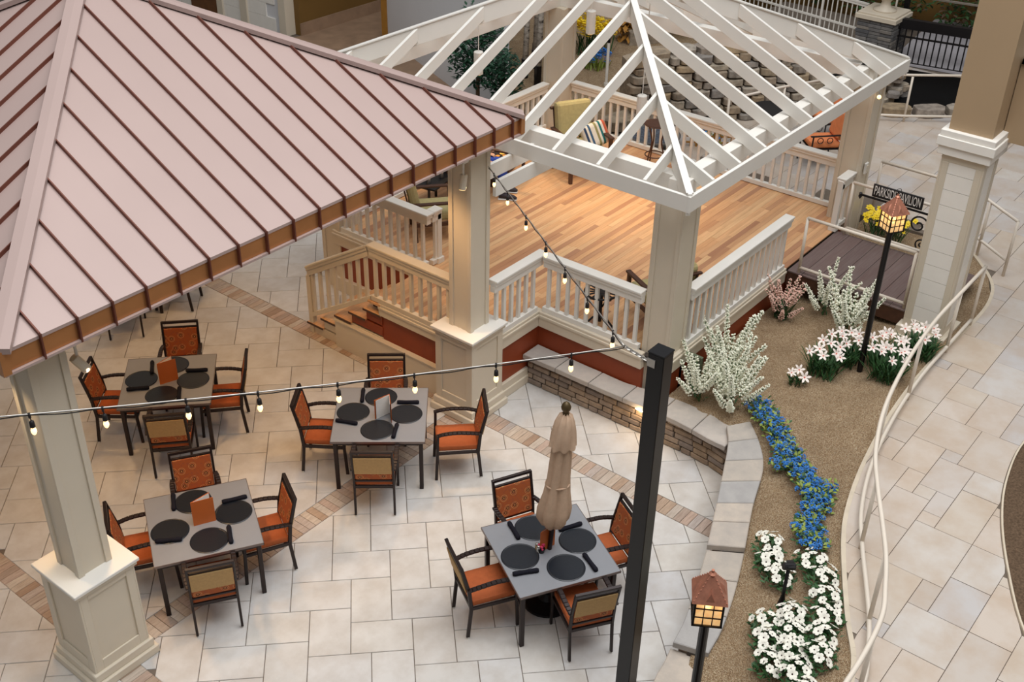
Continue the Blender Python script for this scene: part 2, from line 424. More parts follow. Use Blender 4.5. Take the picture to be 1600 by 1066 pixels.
def polyline(pts):
    P = [Vector((p[0], p[1])) for p in pts]; L = [0]
    for a, b in zip(P, P[1:]): L.append(L[-1] + (b - a).length)
    def at(s):
        s = max(0, min(L[-1], s))
        for i in range(len(P) - 1):
            if s <= L[i + 1] + 1e-9:
                t = (s - L[i]) / (L[i + 1] - L[i]); d = (P[i + 1] - P[i]).normalized(); return P[i].lerp(P[i + 1], t), d
    return at, L[-1]
def smoothline(pts, n=8):
    """Catmull-Rom through 2-D or 3-D points"""
    P = [Vector(p) for p in pts]; P = [P[0] * 2 - P[1]] + P + [P[-1] * 2 - P[-2]]; out = []
    for i in range(1, len(P) - 2):
        a, b, c, d = P[i - 1:i + 3]
        for k in range(n):
            t = k / n; out.append(0.5 * ((2 * b) + (c - a) * t + (2 * a - 5 * b + 4 * c - d) * t * t + (3 * b - a - 3 * c + d) * t ** 3))
    out.append(P[-2]); return out
# ================================================================== SETTING
# ---- patio floor: herringbone of 0.43 x 0.64 slabs at 45 degrees, wood-look bands let in
floor = struct(MB().box2((-1, 2.6, -0.06), (26, 27, -0.012)).build('floor', M['grout']))
W_, L_ = 0.43, 0.64
O_ = Vector((5.77, 6.52)); EX = Vector((0.7071, -0.7071)); EY = Vector((0.7071, 0.7071))
REG = [(0.5, 3.78, 3.0, 15.5), (4.03, 9.335, 3.0, 7.905), (4.03, 9.335, 8.2, 15.5), (9.615, 19.4, 3.4, 21.4), (0.5, 9.335, 15.5, 19)]
tiles = []
for i in range(-14, 28):
    for j in range(-22, 16):
        for kind, (x0, y0, w, h) in enumerate(((0, 0, W_, L_), (0, -W_, L_, W_))):
            g = 0.0035
            o = O_ + (EX + EY) * (W_ * i) + (EX - EY) * (L_ * j)
            c = o + EX * (x0 + w / 2) + EY * (y0 + h / 2)
            poly = [tuple(o + EX * a + EY * b) for a, b in ((x0 + g, y0 + g), (x0 + w - g, y0 + g), (x0 + w - g, y0 + h - g), (x0 + g, y0 + h - g))]
            for (xa, xb, ya, yb) in REG:
                if c.x < xa - 0.5 or c.x > xb + 0.5 or c.y < ya - 0.5 or c.y > yb + 0.5: continue
                p = poly
                for a, b, k in ((-1, 0, -xa), (1, 0, xb), (0, -1, -ya), (0, 1, yb)):
                    p = clip(p, a, b, k)
                    if len(p) < 3: break
                if len(p) < 3 or area(p) < 0.004: continue
                ce = centroid(p)
                if ce[0] > 10.95 and 4.9 < ce[1] < 11.5: continue
                if ce[0] > 16.4 and ce[1] < 12.4: continue
                if ce[1] < 3.3 and ce[0] > 6.6: continue
                ok, d = seen(ce[0], ce[1], 0)
                under = (9.6 < ce[0] and 8.0 < ce[1] < 11.0) or (ce[0] > 10.4 and ce[1] < 11) or (ce[1] < 4.0 + (ce[0] - 8) * 0.35 and ce[0] > 7.2)
                hid = d < 0 or under or (ce[0] < 9.0 and ce[1] > 13.6) or (ce[0] < 6 and ce[1] > 12.2)
                whole = abs(area(p) - (w - 2 * g) * (h - 2 * g)) < 1e-5
                tiles.append((0 if ok and not hid else 1, d, p, ce, whole, kind))
tiles.sort(key=lambda t: (t[0], t[1]))
pm = {}
rest = MB()
for n_, (hid, d, p, ce, whole, kind) in enumerate(tiles):
    if hid or n_ >= 298:
        rest.prism(p, -0.02, 0, 0.004); continue
    if whole:
        if kind not in pm:
            o = MB().prism([(q[0] - ce[0], q[1] - ce[1]) for q in p], -0.02, 0, 0.004).build('paver', M['paver'], floor)
            pm[kind] = o.data; o.location = (ce[0], ce[1], 0)
        else: place('paver', pm[kind], floor, loc=(ce[0], ce[1], 0))
    else:
        o = MB().prism([(q[0] - ce[0], q[1] - ce[1]) for q in p], -0.02, 0, 0.004).build('paver', M['paver'], floor, world=False); o.location = (ce[0], ce[1], 0)
o = rest.build('remaining_pavers', M['paver_s'], floor); o['kind'] = 'stuff'
# bands
bm = {}
nb = 0
band_rest = MB()
for (xa, xb, ya, yb, ax) in ((9.342, 9.608, 4.0, 15.4, 'y'), (4.037, 9.33, 7.912, 8.193, 'x'), (3.782, 4.027, 3.9, 13.0, 'y')):
    step = 0.098; s = (ya if ax == 'y' else xa); e = (yb if ax == 'y' else xb)
    while s + step * 0.6 < e:
        le = step - 0.004
        if ax == 'y': c = ((xa + xb) / 2, s + step / 2); sz = (xb - xa, le)
        else: c = (s + step / 2, (ya + yb) / 2); sz = (le, yb - ya)
        poly = [(-sz[0] / 2, -sz[1] / 2), (sz[0] / 2, -sz[1] / 2), (sz[0] / 2, sz[1] / 2), (-sz[0] / 2, sz[1] / 2)]
        ok, d = seen(c[0], c[1], 0, 20)
        if ok and nb < 290:
            nb += 1
            if ax + str(xa) not in bm:
                o = MB().prism(poly, -0.02, 0.001, 0.004).build('band_tile', M['band'], floor, world=False); bm[ax + str(xa)] = o.data; o.location = (c[0], c[1], 0)
            else: place('band_tile', bm[ax + str(xa)], floor, loc=(c[0], c[1], 0))
        else: band_rest.prism([(q[0] + c[0], q[1] + c[1]) for q in poly], -0.02, 0.001, 0.004)
        s += step
o = band_rest.build('remaining_band_tiles', M['band'], floor); o['kind'] = 'stuff'

# ---- walkway: raised floor, axis-aligned ashlar of mixed slabs, curved edges
WZ = 0.85
EDGE = smoothline([(4.6, 1.70), (6.0, 1.74), (7.1, 1.80), (7.80, 1.98), (8.36, 2.30), (9.27, 2.76), (9.87, 2.98), (10.73, 3.17), (11.9, 3.32), (13.15, 3.37), (14.6, 3.30), (15.4, 3.34), (16.0, 3.55), (16.78, 4.15)], 6)
REDGE = smoothline([(7.9, -0.6), (8.7, 0.35), (9.22, 0.86), (10.0, 1.28), (10.75, 1.59), (11.45, 1.77), (12.25, 1.84), (13.2, 1.7), (15, 1.1)], 6)
def edge_y(line, x):
    for a, b in zip(line, line[1:]):
        if a.x <= x <= b.x: return a.y + (b.y - a.y) * (x - a.x) / (b.x - a.x)
    return line[0].y - 0.6 if x < line[0].x else line[-1].y
walk_poly = [(p.x, p.y) for p in EDGE] + [(16.78, 5.75), (16.78, 12.5), (27, 12.5), (27, -4), (4, -4)]
walk = MB()
walk.prism(walk_poly[::-1], -0.02, WZ - 0.012).build('walkway', M['grout'])
walk = bpy.data.objects['walkway']; struct(walk)
# curb following the curved edge
cb = MB()
for a, b in zip(EDGE, EDGE[1:]):
    d = (b - a).normalized(); n = Vector((d.y, -d.x))
    q = [a - n * 0.012, b - n * 0.012, b + n * 0.035, a + n * 0.035]
    cb.prism([(v.x, v.y) for v in q], 0.3, WZ + 0.004)
cb.build('edge_curb', M['curb'], walk)
# ashlar packing on a 0.205 grid
U = 0.205
x0, y0, nx, ny = 5.0, -2.2, 94, 70
occ = [[False] * ny for _ in range(nx)]
rnd = random.Random(4)
pieces_w = []
shapes = [(3, 2), (4, 3), (3, 3), (2, 2), (2, 3), (3, 4), (4, 2), (2, 1), (1, 2), (2, 2), (3, 2), (1, 1)]
for i in range(nx):
    for j in range(ny):
        if occ[i][j]: continue
        opts = [s for s in shapes if i + s[0] <= nx and j + s[1] <= ny and not any(occ[i + a][j + b] for a in range(s[0]) for b in range(s[1]))]
        big = [s for s in opts if s[0] * s[1] >= 4]
        s = rnd.choice(big if big and rnd.random() < 0.86 else opts)
        for a in range(s[0]):
            for b in range(s[1]): occ[i + a][j + b] = True
        pieces_w.append((x0 + i * U, y0 + j * U, s[0] * U, s[1] * U))
wt = []
for (x, y, w, h) in pieces_w:
    g = 0.003; p = []
    xs = [x + g, x + w - g]; c = (x + w / 2, y + h / 2)
    if x > 16.4: top = 99
    n = 7
    upper = []; lower = []
    for k in range(n):
        xx = xs[0] + (xs[1] - xs[0]) * k / (n - 1)
        t = (edge_y(EDGE, xx) if xx < 16.78 else 99) - 0.035
        lo = edge_y(REDGE, xx) + 0.03 if xx > 7.9 and xx < 15 else -9
        upper.append((xx, max(lo, min(y + h - g, t)))); lower.append((xx, min(t, max(y + g, lo))))
    cut = any(u[1] < y + h - g - 1e-6 for u in upper) or any(l_[1] > y + g + 1e-6 for l_ in lower)
    if cut:
        cols = [k for k in range(n) if upper[k][1] - lower[k][1] > 0.004]
        if len(cols) < 2: continue
        p = [lower[k] for k in cols] + [upper[k] for k in reversed(cols)]
        if area(p) < 0.003: continue
    else: p = [(xs[0], y + g), (xs[1], y + g), (xs[1], y + h - g), (xs[0], y + h - g)]
    if y > 3.3 and x < 16.7 and c[1] > edge_y(EDGE, min(c[0], 16.7)): continue
    ok, d = seen(c[0], c[1], WZ)
    col_hid = 13.8 < c[0] < 14.5 and c[1] > 3.4
    wt.append((0 if ok and not col_hid else 1, d, p, cut, (w, h), c))
wt.sort(key=lambda t: (t[0], t[1]))
wm = {}; wrest = MB()
for n_, (hid, d, p, cut, sz, c) in enumerate(wt):
    if hid or n_ >= 298: wrest.prism(p, WZ - 0.02, WZ, 0 if cut else 0.003); continue
    key = (round(sz[0], 3), round(sz[1], 3))
    if cut or key not in wm:
        o = MB().prism([(q[0] - c[0], q[1] - c[1]) for q in p], WZ - 0.02, WZ, 0 if cut else 0.003).build('stone_tile', M['walk'], walk, world=False); o.location = (c[0], c[1], 0)
        if not cut: wm[key] = o.data
    else: place('stone_tile', wm[key], walk, loc=(c[0], c[1], 0))
o = wrest.build('remaining_stone_tiles', M['walk_s'], walk); o['kind'] = 'stuff'
# dark planting strip on the far right of the walkway
st = MB(); poly = [(p.x, p.y) for p in REDGE] + [(15, -4), (7.5, -4)]
st.prism(poly[::-1], WZ - 0.03, WZ + 0.006).build('gravel_strip', M['carpet']); struct(bpy.data.objects['gravel_strip'])
cb = MB()
for a, b in zip(REDGE, REDGE[1:]):
    d = (b - a).normalized(); n = Vector((d.y, -d.x)); q = [a - n * 0.02, b - n * 0.02, b, a]
    cb.prism([(v.x, v.y) for v in q], WZ - 0.02, WZ + 0.03)
struct(cb.build('strip_edging', M['curb']))

# ---- gravel bed, a heightfield between the seat wall / deck and the walkway
LFT = [(5.0, 2.8), (5.7, 2.86), (6.38, 2.98), (7.3, 3.36), (8.40, 3.62), (8.95, 3.82), (9.55, 4.02), (10.16, 4.25), (10.55, 4.5), (10.70, 4.9), (10.70, 5.84), (11.6, 5.84), (13.0, 5.84), (14.0, 5.84), (15.2, 5.84), (16.9, 5.84)]
RGT = [(4.6, 1.6), (6.0, 1.65), (6.9, 1.72), (7.5, 1.82), (8.3, 2.2), (8.8, 2.46), (9.27, 2.68), (9.87, 2.9), (10.4, 3.02), (10.9, 3.12), (11.4, 3.18), (12.0, 3.25), (13.1, 3.30), (14.0, 3.28), (15.2, 3.22), (16.9, 3.95)]
la, ll = LFT, None
g = MB(); NS, NT = 12, 26; rows = []
from mathutils import noise as mnoise
for i in range(len(LFT) - 1):
    for k in range(NS if i < len(LFT) - 2 else NS + 1):
        t = k / NS; a = Vector(LFT[i]).lerp(Vector(LFT[i + 1]), t); b = Vector(RGT[i]).lerp(Vector(RGT[i + 1]), t); rows.append((a, b))
for a, b in rows:
    for k in range(NT + 1):
        t = k / NT; p = a.lerp(b, t)
        z0 = 0.31 if p.x < 7.0 else (0.31 + .12 * (p.x - 7.0) / .4 if p.x < 7.4 else 0.43 + 0.04 * min(1, max(0, (p.x - 8.5) / .5)) + .07 * min(1, max(0, (p.x - 11.0) / 1.0))); z1 = 0.835
        if p.x > 14.8: z0 = max(z0, .54 + .25 * min(1, (p.x - 14.8) / .7))
        z = z0 + (z1 - z0) * t ** 1.3 + 0.035 * mnoise.noise(Vector((p.x * 1.7, p.y * 1.7, 0))) * sin(pi * t) + 0.012 * mnoise.noise(Vector((p.x * 7, p.y * 7, 3)))
        g.v.append((p.x, p.y, z))
for i in range(len(rows) - 1):
    for k in range(NT):
        a = i * (NT + 1) + k; g.f.append([a, a + 1, a + NT + 2, a + NT + 1]); g.mi.append(0)
bed = struct(g.build('gravel_bed', M['gravel'], smooth=True))
def bedz(x, y):
    best = min(g.v, key=lambda v: (v[0] - x) ** 2 + (v[1] - y) ** 2); return best[2]

# ---- tumbled brick seat wall with slab caps, two runs
def brick_run(root, path, z0, courses, ch, depth, seed):
    at, Ltot = polyline(path); rr = random.Random(seed); meshes = {}
    for c in range(courses):
        s = -rr.random() * 0.15
        while s < Ltot:
            le = rr.choice((0.15, 0.22, 0.28)); a = max(0, s); b = min(Ltot, s + le)
            if b - a > 0.06:
                p, d = at((a + b) / 2); w = b - a - 0.011
                key = round(w, 3)
                if key not in meshes:
                    hx, hy, hz = w / 2, depth / 2, ch / 2 - 0.005
                    mb = MB().box((0, 0, 0), (w, depth, 2 * hz))
                    o = mb.build('brick', M['brick'], root, bevel=0.012, world=False); meshes[key] = o.data
                else: o = place('brick', meshes[key], root, 0.012)
                o.location = (p.x - root.location.x + rr.uniform(-.004, .004), p.y - root.location.y + rr.uniform(-.004, .004), z0 + ch * (c + 0.5) - root.location.z)
                o.rotation_euler = (0, 0, atan2(d.y, d.x) + rr.uniform(-.015, .015))
            s += le
def cap_run(root, inner, outer, z0, z1, n, seed):
    ai, li = polyline(inner); ao, lo = polyline(outer); rr = random.Random(seed)
    cuts = [0] + sorted((k + rr.uniform(-.12, .12)) / n for k in range(1, n)) + [1]
    for a, b in zip(cuts, cuts[1:]):
        p = [tuple(ai(li * (a + (b - a) * t))[0]) for t in (0.01, .25, .5, .75, 0.99)] + [tuple(ao(lo * (a + (b - a) * t))[0]) for t in (0.99, .75, .5, .25, 0.01)]
        MB().prism(p, z0, z1, 0.008).build('capstone', M['cap'], root)
w1 = thing('seat_wall', 'long low brick seat wall with grey slab caps in front of the deck', 'wall', (10.6, 6.3, 0))
front1 = [(10.53, 7.84), (10.54, 6.9), (10.55, 5.9), (10.55, 5.3), (10.52, 4.95), (10.46, 4.70)]
brick_run(w1, front1, 0.0, 5, 0.086, 0.12, 3)
MB().prism([(10.56, 7.84), (10.58, 5.3), (10.5, 4.72), (10.86, 4.75), (10.76, 5.4), (10.70, 6.2), (10.72, 7.84)], 0, 0.42).build('wall_core', M['mortar'], w1)
cap_run(w1, [(10.39, 7.86), (10.40, 7.19), (10.40, 6.57), (10.42, 5.93), (10.43, 5.5), (10.40, 5.2), (10.36, 4.92), (10.36, 4.72)], [(10.72, 7.86), (10.72, 6.4), (10.80, 5.95), (10.84, 5.6), (10.84, 5.3), (10.82, 4.83), (10.80, 4.72)], 0.43, 0.50, 6, 5)
MB().box((10.455, 5.98, 0.405), (0.05, 0.16, 0.02)).build('step_light', M['bulb'], w1)
point('step_light_glow', (10.40, 5.98, 0.39), 3.5, WARM, 0.03)

w2 = thing('garden_wall', 'low curved stone wall with stepped slab caps bordering the gravel bed at lower right', 'wall', (9.0, 4.1, 0))
in_a = smoothline([(10.66, 4.88), (10.36, 4.69), (9.83, 4.46), (9.23, 4.21), (8.63, 3.97)], 4); out_a = smoothline([(10.93, 4.70), (10.60, 4.39), (10.2, 4.13), (9.55, 3.91), (8.85, 3.63)], 4)
in_b = smoothline([(8.63, 3.97), (8.1, 3.78), (7.6, 3.62), (7.27, 3.55)], 4); out_b = smoothline([(8.85, 3.63), (8.3, 3.43), (7.75, 3.27), (7.37, 3.21)], 4)
in_c = smoothline([(7.30, 3.58), (7.08, 3.53), (6.85, 3.49), (6.6, 3.38), (6.2, 3.17), (5.6, 3.05), (5.0, 3.0)], 4); out_c = smoothline([(7.4, 3.22), (7.1, 3.17), (6.9, 3.13), (6.7, 3.03), (6.3, 2.84), (5.7, 2.75), (5.0, 2.68)], 4)
for (ii, oo, zt, nc, sd) in ((in_a, out_a, 0.57, 6, 1), (in_b, out_b, 0.50, 3, 2), (in_c, out_c, 0.38, 5, 3)):
    sh = []
    for p, q in zip(ii, oo):
        p = Vector(p); q = Vector(q); sh.append(tuple(p.lerp(q, 0.3)))
    k = max(3, int(round((zt - 0.07) / 0.086)))
    brick_run(w2, sh, 0.0, k, (zt - 0.072) / k, 0.12, 20 + sd)
    core = MB(); core.prism([tuple(Vector(p).lerp(Vector(q), 0.42)) for p, q in zip(ii, oo)] + [tuple(Vector(p).lerp(Vector(q), 0.95)) for p, q in reversed(list(zip(ii, oo)))], 0, zt - 0.075); core.build('wall_core', M['mortar'], w2)
    cap_run(w2, ii, oo, zt - 0.072, zt, nc, 30 + sd)

# ---- raised deck
DZ = 1.02
deck = thing('deck', 'raised pavilion deck with warm oak floorboards and rust red skirting', 'deck', (13.4, 8.8, 0))
brd = {}
rd = random.Random(9)
bw = 0.0835; y = 5.86
cnt = 0; brest = MB()
while y < 11.85:
    yc = y + bw / 2
    xa = 9.50 if 7.93 < yc < 9.79 else (10.62 if yc >= 9.79 else 10.76)
    if yc < 6.32: xa = 10.85
    xb = 16.42
    s = xa; 
    while s < xb - 0.05:
        le = rd.choice((0.9, 1.2, 1.5, 1.9, 2.3))
        if xb - s - le < 0.4: le = xb - s
        if s == xa: le = min(le * rd.choice((0.5, 0.8, 1.0)), xb - s)
        key = round(le, 3)
        cnt += 1
        if key not in brd:
            o = MB().box((0, 0, 0), (le - 0.002, bw - 0.002, 0.02)).build('floorboard', M['board'], deck, world=False); brd[key] = o.data
        else: o = place('floorboard', brd[key], deck)
        o.location = (s + le / 2 - 13.4, yc - 8.8, DZ - 0.01 + rd.uniform(-.0008, .0008))
        s += le
    y += bw
MB().prism([(10.76, 5.9), (16.4, 5.9), (16.4, 11.8), (10.64, 11.8), (10.64, 9.8), (9.52, 9.8), (9.52, 7.92), (10.76, 7.92)], DZ - 0.12, DZ - 0.021).build('subfloor', M['mortar'], deck)
sk = MB()
sk.box2((10.8, 5.88, 0.2), (14.0, 5.93, 0.86)); sk.box2((14.0, 5.9, 0.2), (16.4, 5.95, 0.86))
sk.box2((10.74, 6.2, 0), (10.79, 7.92, 0.8)); sk.box2((9.8, 7.88, 0), (10.76, 7.93, 0.8))
sk.box2((9.495, 8.3, 0), (9.54, 9.62, 0.9)); sk.box2((10.62, 9.8, 0), (10.67, 11.8, 0.86)); sk.box2((16.36, 5.9, 0.2), (16.42, 11.8, 0.86)); sk.box2((10.64, 11.75, 0), (16.4, 11.8, 0.86))
sk.build('red_skirting', M['red'], deck)
for a, b in (((10.8, 5.845), (14.0, 5.93)), ((10.70, 6.2), (10.79, 7.845)), ((9.8, 7.845), (10.79, 7.93)), ((9.455, 8.3), (9.54, 9.64)), ((10.585, 9.8), (10.66, 11.7))):
    tr = MB(); tr.box2((a[0], a[1], 0.80 if a[0] != 9.455 else 0.84), (b[0], b[1], DZ + 0.012))
    tr.box2((a[0] - 0.015, a[1] - 0.015, DZ - 0.07), (b[0], b[1], DZ - 0.03))
    tr.build('rim_board', M['cream'], deck, bevel=0.006)
bs = MB()
bs.box2((9.8, 7.84, 0), (10.5, 7.9, 0.24)); bs.box2((9.8, 7.82, 0.0), (10.5, 7.9, 0.13)); bs.box2((10.565, 9.8, 0), (10.64, 11.75, 0.24))
bs.build('base_moulding', M['cream'], deck, bevel=0.008)
# ---- stairs up to the landing
stair = thing('deck_stairs', 'oak stair of five steps climbing to the deck behind a cream kick wall', 'stairs', (10.0, 10.4, 0))
for k in range(5):
    z = 0.17 * (k + 1); ya = 11.1 - 0.295 * k
    MB().box2((9.45, ya - 0.31, z - 0.03), (10.6, ya + 0.015, z)).build('tread', M['board'], stair, bevel=0.004)
    MB().box2((9.445, ya - 0.31, z - 0.032), (9.452, ya + 0.017, z - 0.002)).build('nosing', M['wood'], stair)
    MB().box2((9.5, ya - 0.02, z - 0.17), (10.6, ya - 0.005, z - 0.03)).build('riser', M['cream'], stair)
    MB().box2((9.48, 9.6, z - 0.17), (9.53, ya - 0.02, z - 0.03)).build('side_panel', M['cream'] if k < 3 else M['red'], stair)
MB().box2((9.445, 9.60, DZ - 0.03), (10.6, 9.83, DZ - 0.0)).build('landing_nosing', M['board'], stair)
MB().box2((9.43, 8.35, 0), (9.492, 10.5, 0.44)).build('kick_wall', M['cream'], stair)
MB().box2((9.415, 8.35, 0.44), (9.50, 10.52, 0.458)).build('kick_wall_cap', M['cream'], stair)

# ---- dark plank bridge from deck to walkway
br = thing('plank_bridge', 'dark brown plank footbridge joining the deck opening to the walkway', 'bridge', (14.8, 5.0, 0))
y = 5.84
while y > 3.75:
    MB().box2((14.02, y - 0.225 + 0.004, 0.975), (15.66, y - 0.004, 1.0)).build('plank', M['ramp'], br, bevel=0.003); y -= 0.222
MB().box2((14.03, 3.75, 0.76), (14.08, 5.84, 0.974)).build('side_board', M['wood'], br); MB().box2((15.6, 3.75, 0.76), (15.65, 5.84, 0.974)).build('side_board', M['wood'], br)

# ================================================================== COPPER PAVILION
def shaft(root, cx, cy, z0, z1, w, mat, strip=0.065):
    c = w / 2
    MB().box2((cx - c + 0.018, cy - c + 0.018, z0), (cx + c - 0.018, cy + c - 0.018, z1)).build('shaft', mat, root)
    for sx in (-1, 1):
        for sy in (-1, 1):
            mb = MB(); x = cx + sx * c; y = cy + sy * c
            mb.box2((x, y, z0), (x - sx * strip, y - sy * 0.02, z1)); mb.box2((x, y - sy * 0.02, z0), (x - sx * 0.02, y - sy * strip, z1))
            mb.build('corner_board', mat, root, bevel=0.003)
def plinth_column(label, cx, cy, ztop):
    r = thing('plinth_column', label, 'column', (cx, cy, 0))
    mt = M['cream']; b = 0.31
    MB().box2((cx - b + .02, cy - b + .02, 0), (cx + b - .02, cy + b - .02, 1.2)).build('plinth', mt, r)
    for k in range(4):
        a = k * pi / 2; ca, sa = cos(a), sin(a); mb = MB()
        e_ = b if k % 2 == 0 else b - .02
        for (u0, u1, z0, z1) in ((-e_, -b + .10, .2, 1.2), (b - .10, e_, .2, 1.2), (-b + .10, b - .10, 1.12, 1.2), (-b + .10, b - .10, .2, .32)):
            um, zm = (u0 + u1) / 2, (z0 + z1) / 2
            mb.box((cx + ca * (b - .01) - sa * um, cy + sa * (b - .01) + ca * um, zm), (0.02, u1 - u0, z1 - z0), a)
        mb.build('panel_frame', mt, r, bevel=0.003)
    MB().box2((cx - b - .03, cy - b - .03, 0.1), (cx + b + .03, cy + b + .03, 0.2)).build('base_moulding', mt, r, bevel=0.008)
    MB().box2((cx - b - .06, cy - b - .06, 0), (cx + b + .06, cy + b + .06, 0.1)).build('base_moulding', mt, r, bevel=0.008)
    MB().box2((cx - b - .025, cy - b - .025, 1.195), (cx + b + .025, cy + b + .025, 1.245)).build('cap_moulding', mt, r, bevel=0.008)
    MB().box2((cx - b - .045, cy - b - .045, 1.245), (cx + b + .045, cy + b + .045, 1.285)).build('plinth_cap', M['white'], r, bevel=0.006)
    shaft(r, cx, cy, 1.285, ztop, 0.36, mt)
    return r
plinth_column('cream panelled column on a square plinth at the left, nearest the camera', 3.9, 8.1, 3.66)
plinth_column('cream panelled column on a square plinth beside the deck stairs', 9.55, 8.1, 3.66)
plinth_column('cream column at the far left back corner of the copper roof', 3.9, 13.75, 3.66)
plinth_column('cream column at the far right back corner of the copper roof', 9.55, 13.75, 3.66)

X0, X1, Y0, Y1 = 3.43, 9.97, 7.67, 14.21; RZ = 4.07; PITCH = 0.5
roof = thing('copper_roof', 'large hipped copper standing-seam roof sheltering the dining tables', 'roof', (6.7, 10.94, 3.5))
WR = X1 - X0
def side_map(k):
    """(s along the eave, d inward) -> plan position on roof side k"""
    return [lambda s, d: (X0 + s, Y0 + d), lambda s, d: (X1 - d, Y0 + s), lambda s, d: (X1 - s, Y1 - d), lambda s, d: (X0 + d, Y1 - s)][k]
cuts = [0.0] + [0.335 * k + 0.33 for k in range(0, 19)] + [WR]
cuts = [c for c in cuts if c <= WR - 0.1] + [WR]
def zr(d): return RZ + PITCH * d
for k in range(4):
    mp = side_map(k)
    for a, b in zip(cuts, cuts[1:]):
        pl = [(a, -.008), (b, -.008), (b, min(b, WR - b))]
        if a < WR / 2 < b: pl.append((WR / 2, WR / 2))
        pl.append((a, min(a, WR - a)))
        pl = [p for i, p in enumerate(pl) if p != pl[i - 1]]
        top = [mp(*p) + (zr(p[1]),) for p in pl]; bot = [(x, y, z - 0.03) for x, y, z in top]; n = len(top)
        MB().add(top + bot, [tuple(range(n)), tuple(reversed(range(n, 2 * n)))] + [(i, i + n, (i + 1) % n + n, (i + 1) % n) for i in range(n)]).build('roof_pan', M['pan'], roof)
        # fascia panel between two ribs
        q = [mp(a, 0), mp(b, 0), mp(b, 0.02), mp(a, 0.02)]
        MB().prism(q, 3.87, RZ - 0.02).build('fascia_panel', M['copper'], roof)
    for c in cuts[1:-1]:
        dm = min(c, WR - c)
        p0 = mp(c, -0.012) + (zr(-0.012) + 0.012,); p1 = mp(c, dm) + (zr(dm) + 0.012,)
        MB().bar(p0, p1, 0.013, 0.046).build('seam_rib', M['seam'], roof)
        p0 = mp(c, -0.016) + (3.85,); p1 = mp(c, -0.016) + (RZ + 0.02,)
        MB().bar(p0, p1, 0.014, 0.045, (mp(c, 1)[0] - mp(c, 0)[0], mp(c, 1)[1] - mp(c, 0)[1], 0)).build('fascia_rib', M['seam'], roof)
    # hip cap and drip edge
    a = mp(0, 0); e = mp(WR / 2, WR / 2); d = Vector((e[0] - a[0], e[1] - a[1], 0)).normalized(); n = Vector((d.y, -d.x, 0))
    mb = MB(); p0 = Vector(a + (zr(0) + 0.045,)) - d * 0.03; p1 = Vector(e + (zr(WR / 2) + 0.045,)); dz = Vector((0, 0, 0.055))
    vs = []
    for p in (p0, p1): vs += [p - n * 0.085 - dz, p - n * 0.085 - dz * 0.1, p, p + n * 0.085 - dz * 0.1, p + n * 0.085 - dz]
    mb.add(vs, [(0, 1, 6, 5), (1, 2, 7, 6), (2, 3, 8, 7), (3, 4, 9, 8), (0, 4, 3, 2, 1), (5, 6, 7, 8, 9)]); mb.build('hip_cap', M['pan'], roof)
    ca = MB(); a2 = mp(0, 0); ca.bar((a2[0], a2[1], 3.86), (a2[0], a2[1], RZ + 0.01), 0.07, 0.07, (1, 0, 0)); ca.build('corner_fascia', M['copper'], roof)
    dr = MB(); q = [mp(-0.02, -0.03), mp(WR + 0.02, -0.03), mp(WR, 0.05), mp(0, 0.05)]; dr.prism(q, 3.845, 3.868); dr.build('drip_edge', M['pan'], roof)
    bm_ = MB(); q = [mp(0.30, 0.27), mp(WR - 0.30, 0.27), mp(WR - 0.30, 0.61), mp(0.30, 0.61)]; bm_.prism(q, 3.66, 3.822); bm_.build('header_beam', M['soffit'], roof)
MB().box2((X0 + .03, Y0 + .03, 3.823), (X1 - .03, Y1 - .03, 3.843)).build('soffit', M['soffit'], roof)

def track_light(label, base, aim):
    r = thing('track_spotlight', label, 'spotlight', base)
    b = Vector(base); a = (Vector(aim) - b).normalized()
    MB().box(b, (0.09, 0.09, 0.03)).build('mount', M['plastic'], r); MB().tube([b, b + Vector((0, 0, -0.22))], 0.014, 6).build('stem', M['plastic'], r)
    c = b + Vector((0, 0, -0.23)); MB().tube([c - a * 0.06, c + a * 0.12], 0.045, 12).build('head', M['cream'], r, bevel=0.004)
    MB().tube([c + a * 0.115, c + a * 0.124], 0.036, 12).build('lens', M['bulb'], r)
track_light('cream spotlight on the stair-side column just under the copper eave', (9.27, 7.95, 3.66), (8.2, 7.6, 0))
track_light('cream spotlight to the right of the nearest left column under the eave', (4.22, 8.02, 3.66), (6.2, 7.2, 0))
track_light('dark tipped spotlight at the left picture edge under the eave', (3.60, 8.95, 3.66), (3.62, 8.2, 2.6))
spot('track_glow', (3.58, 8.72, 3.42), (3.70, 8.15, 2.7), 45, WARM, 90, .7, .03); spot('track_glow', (9.30, 7.9, 3.36), (8.2, 7.6, 0), 40, WARM, 60, .7, .03); spot('track_glow', (4.25, 7.95, 3.36), (6.2, 7.2, 0), 40, WARM, 60, .7, .03)

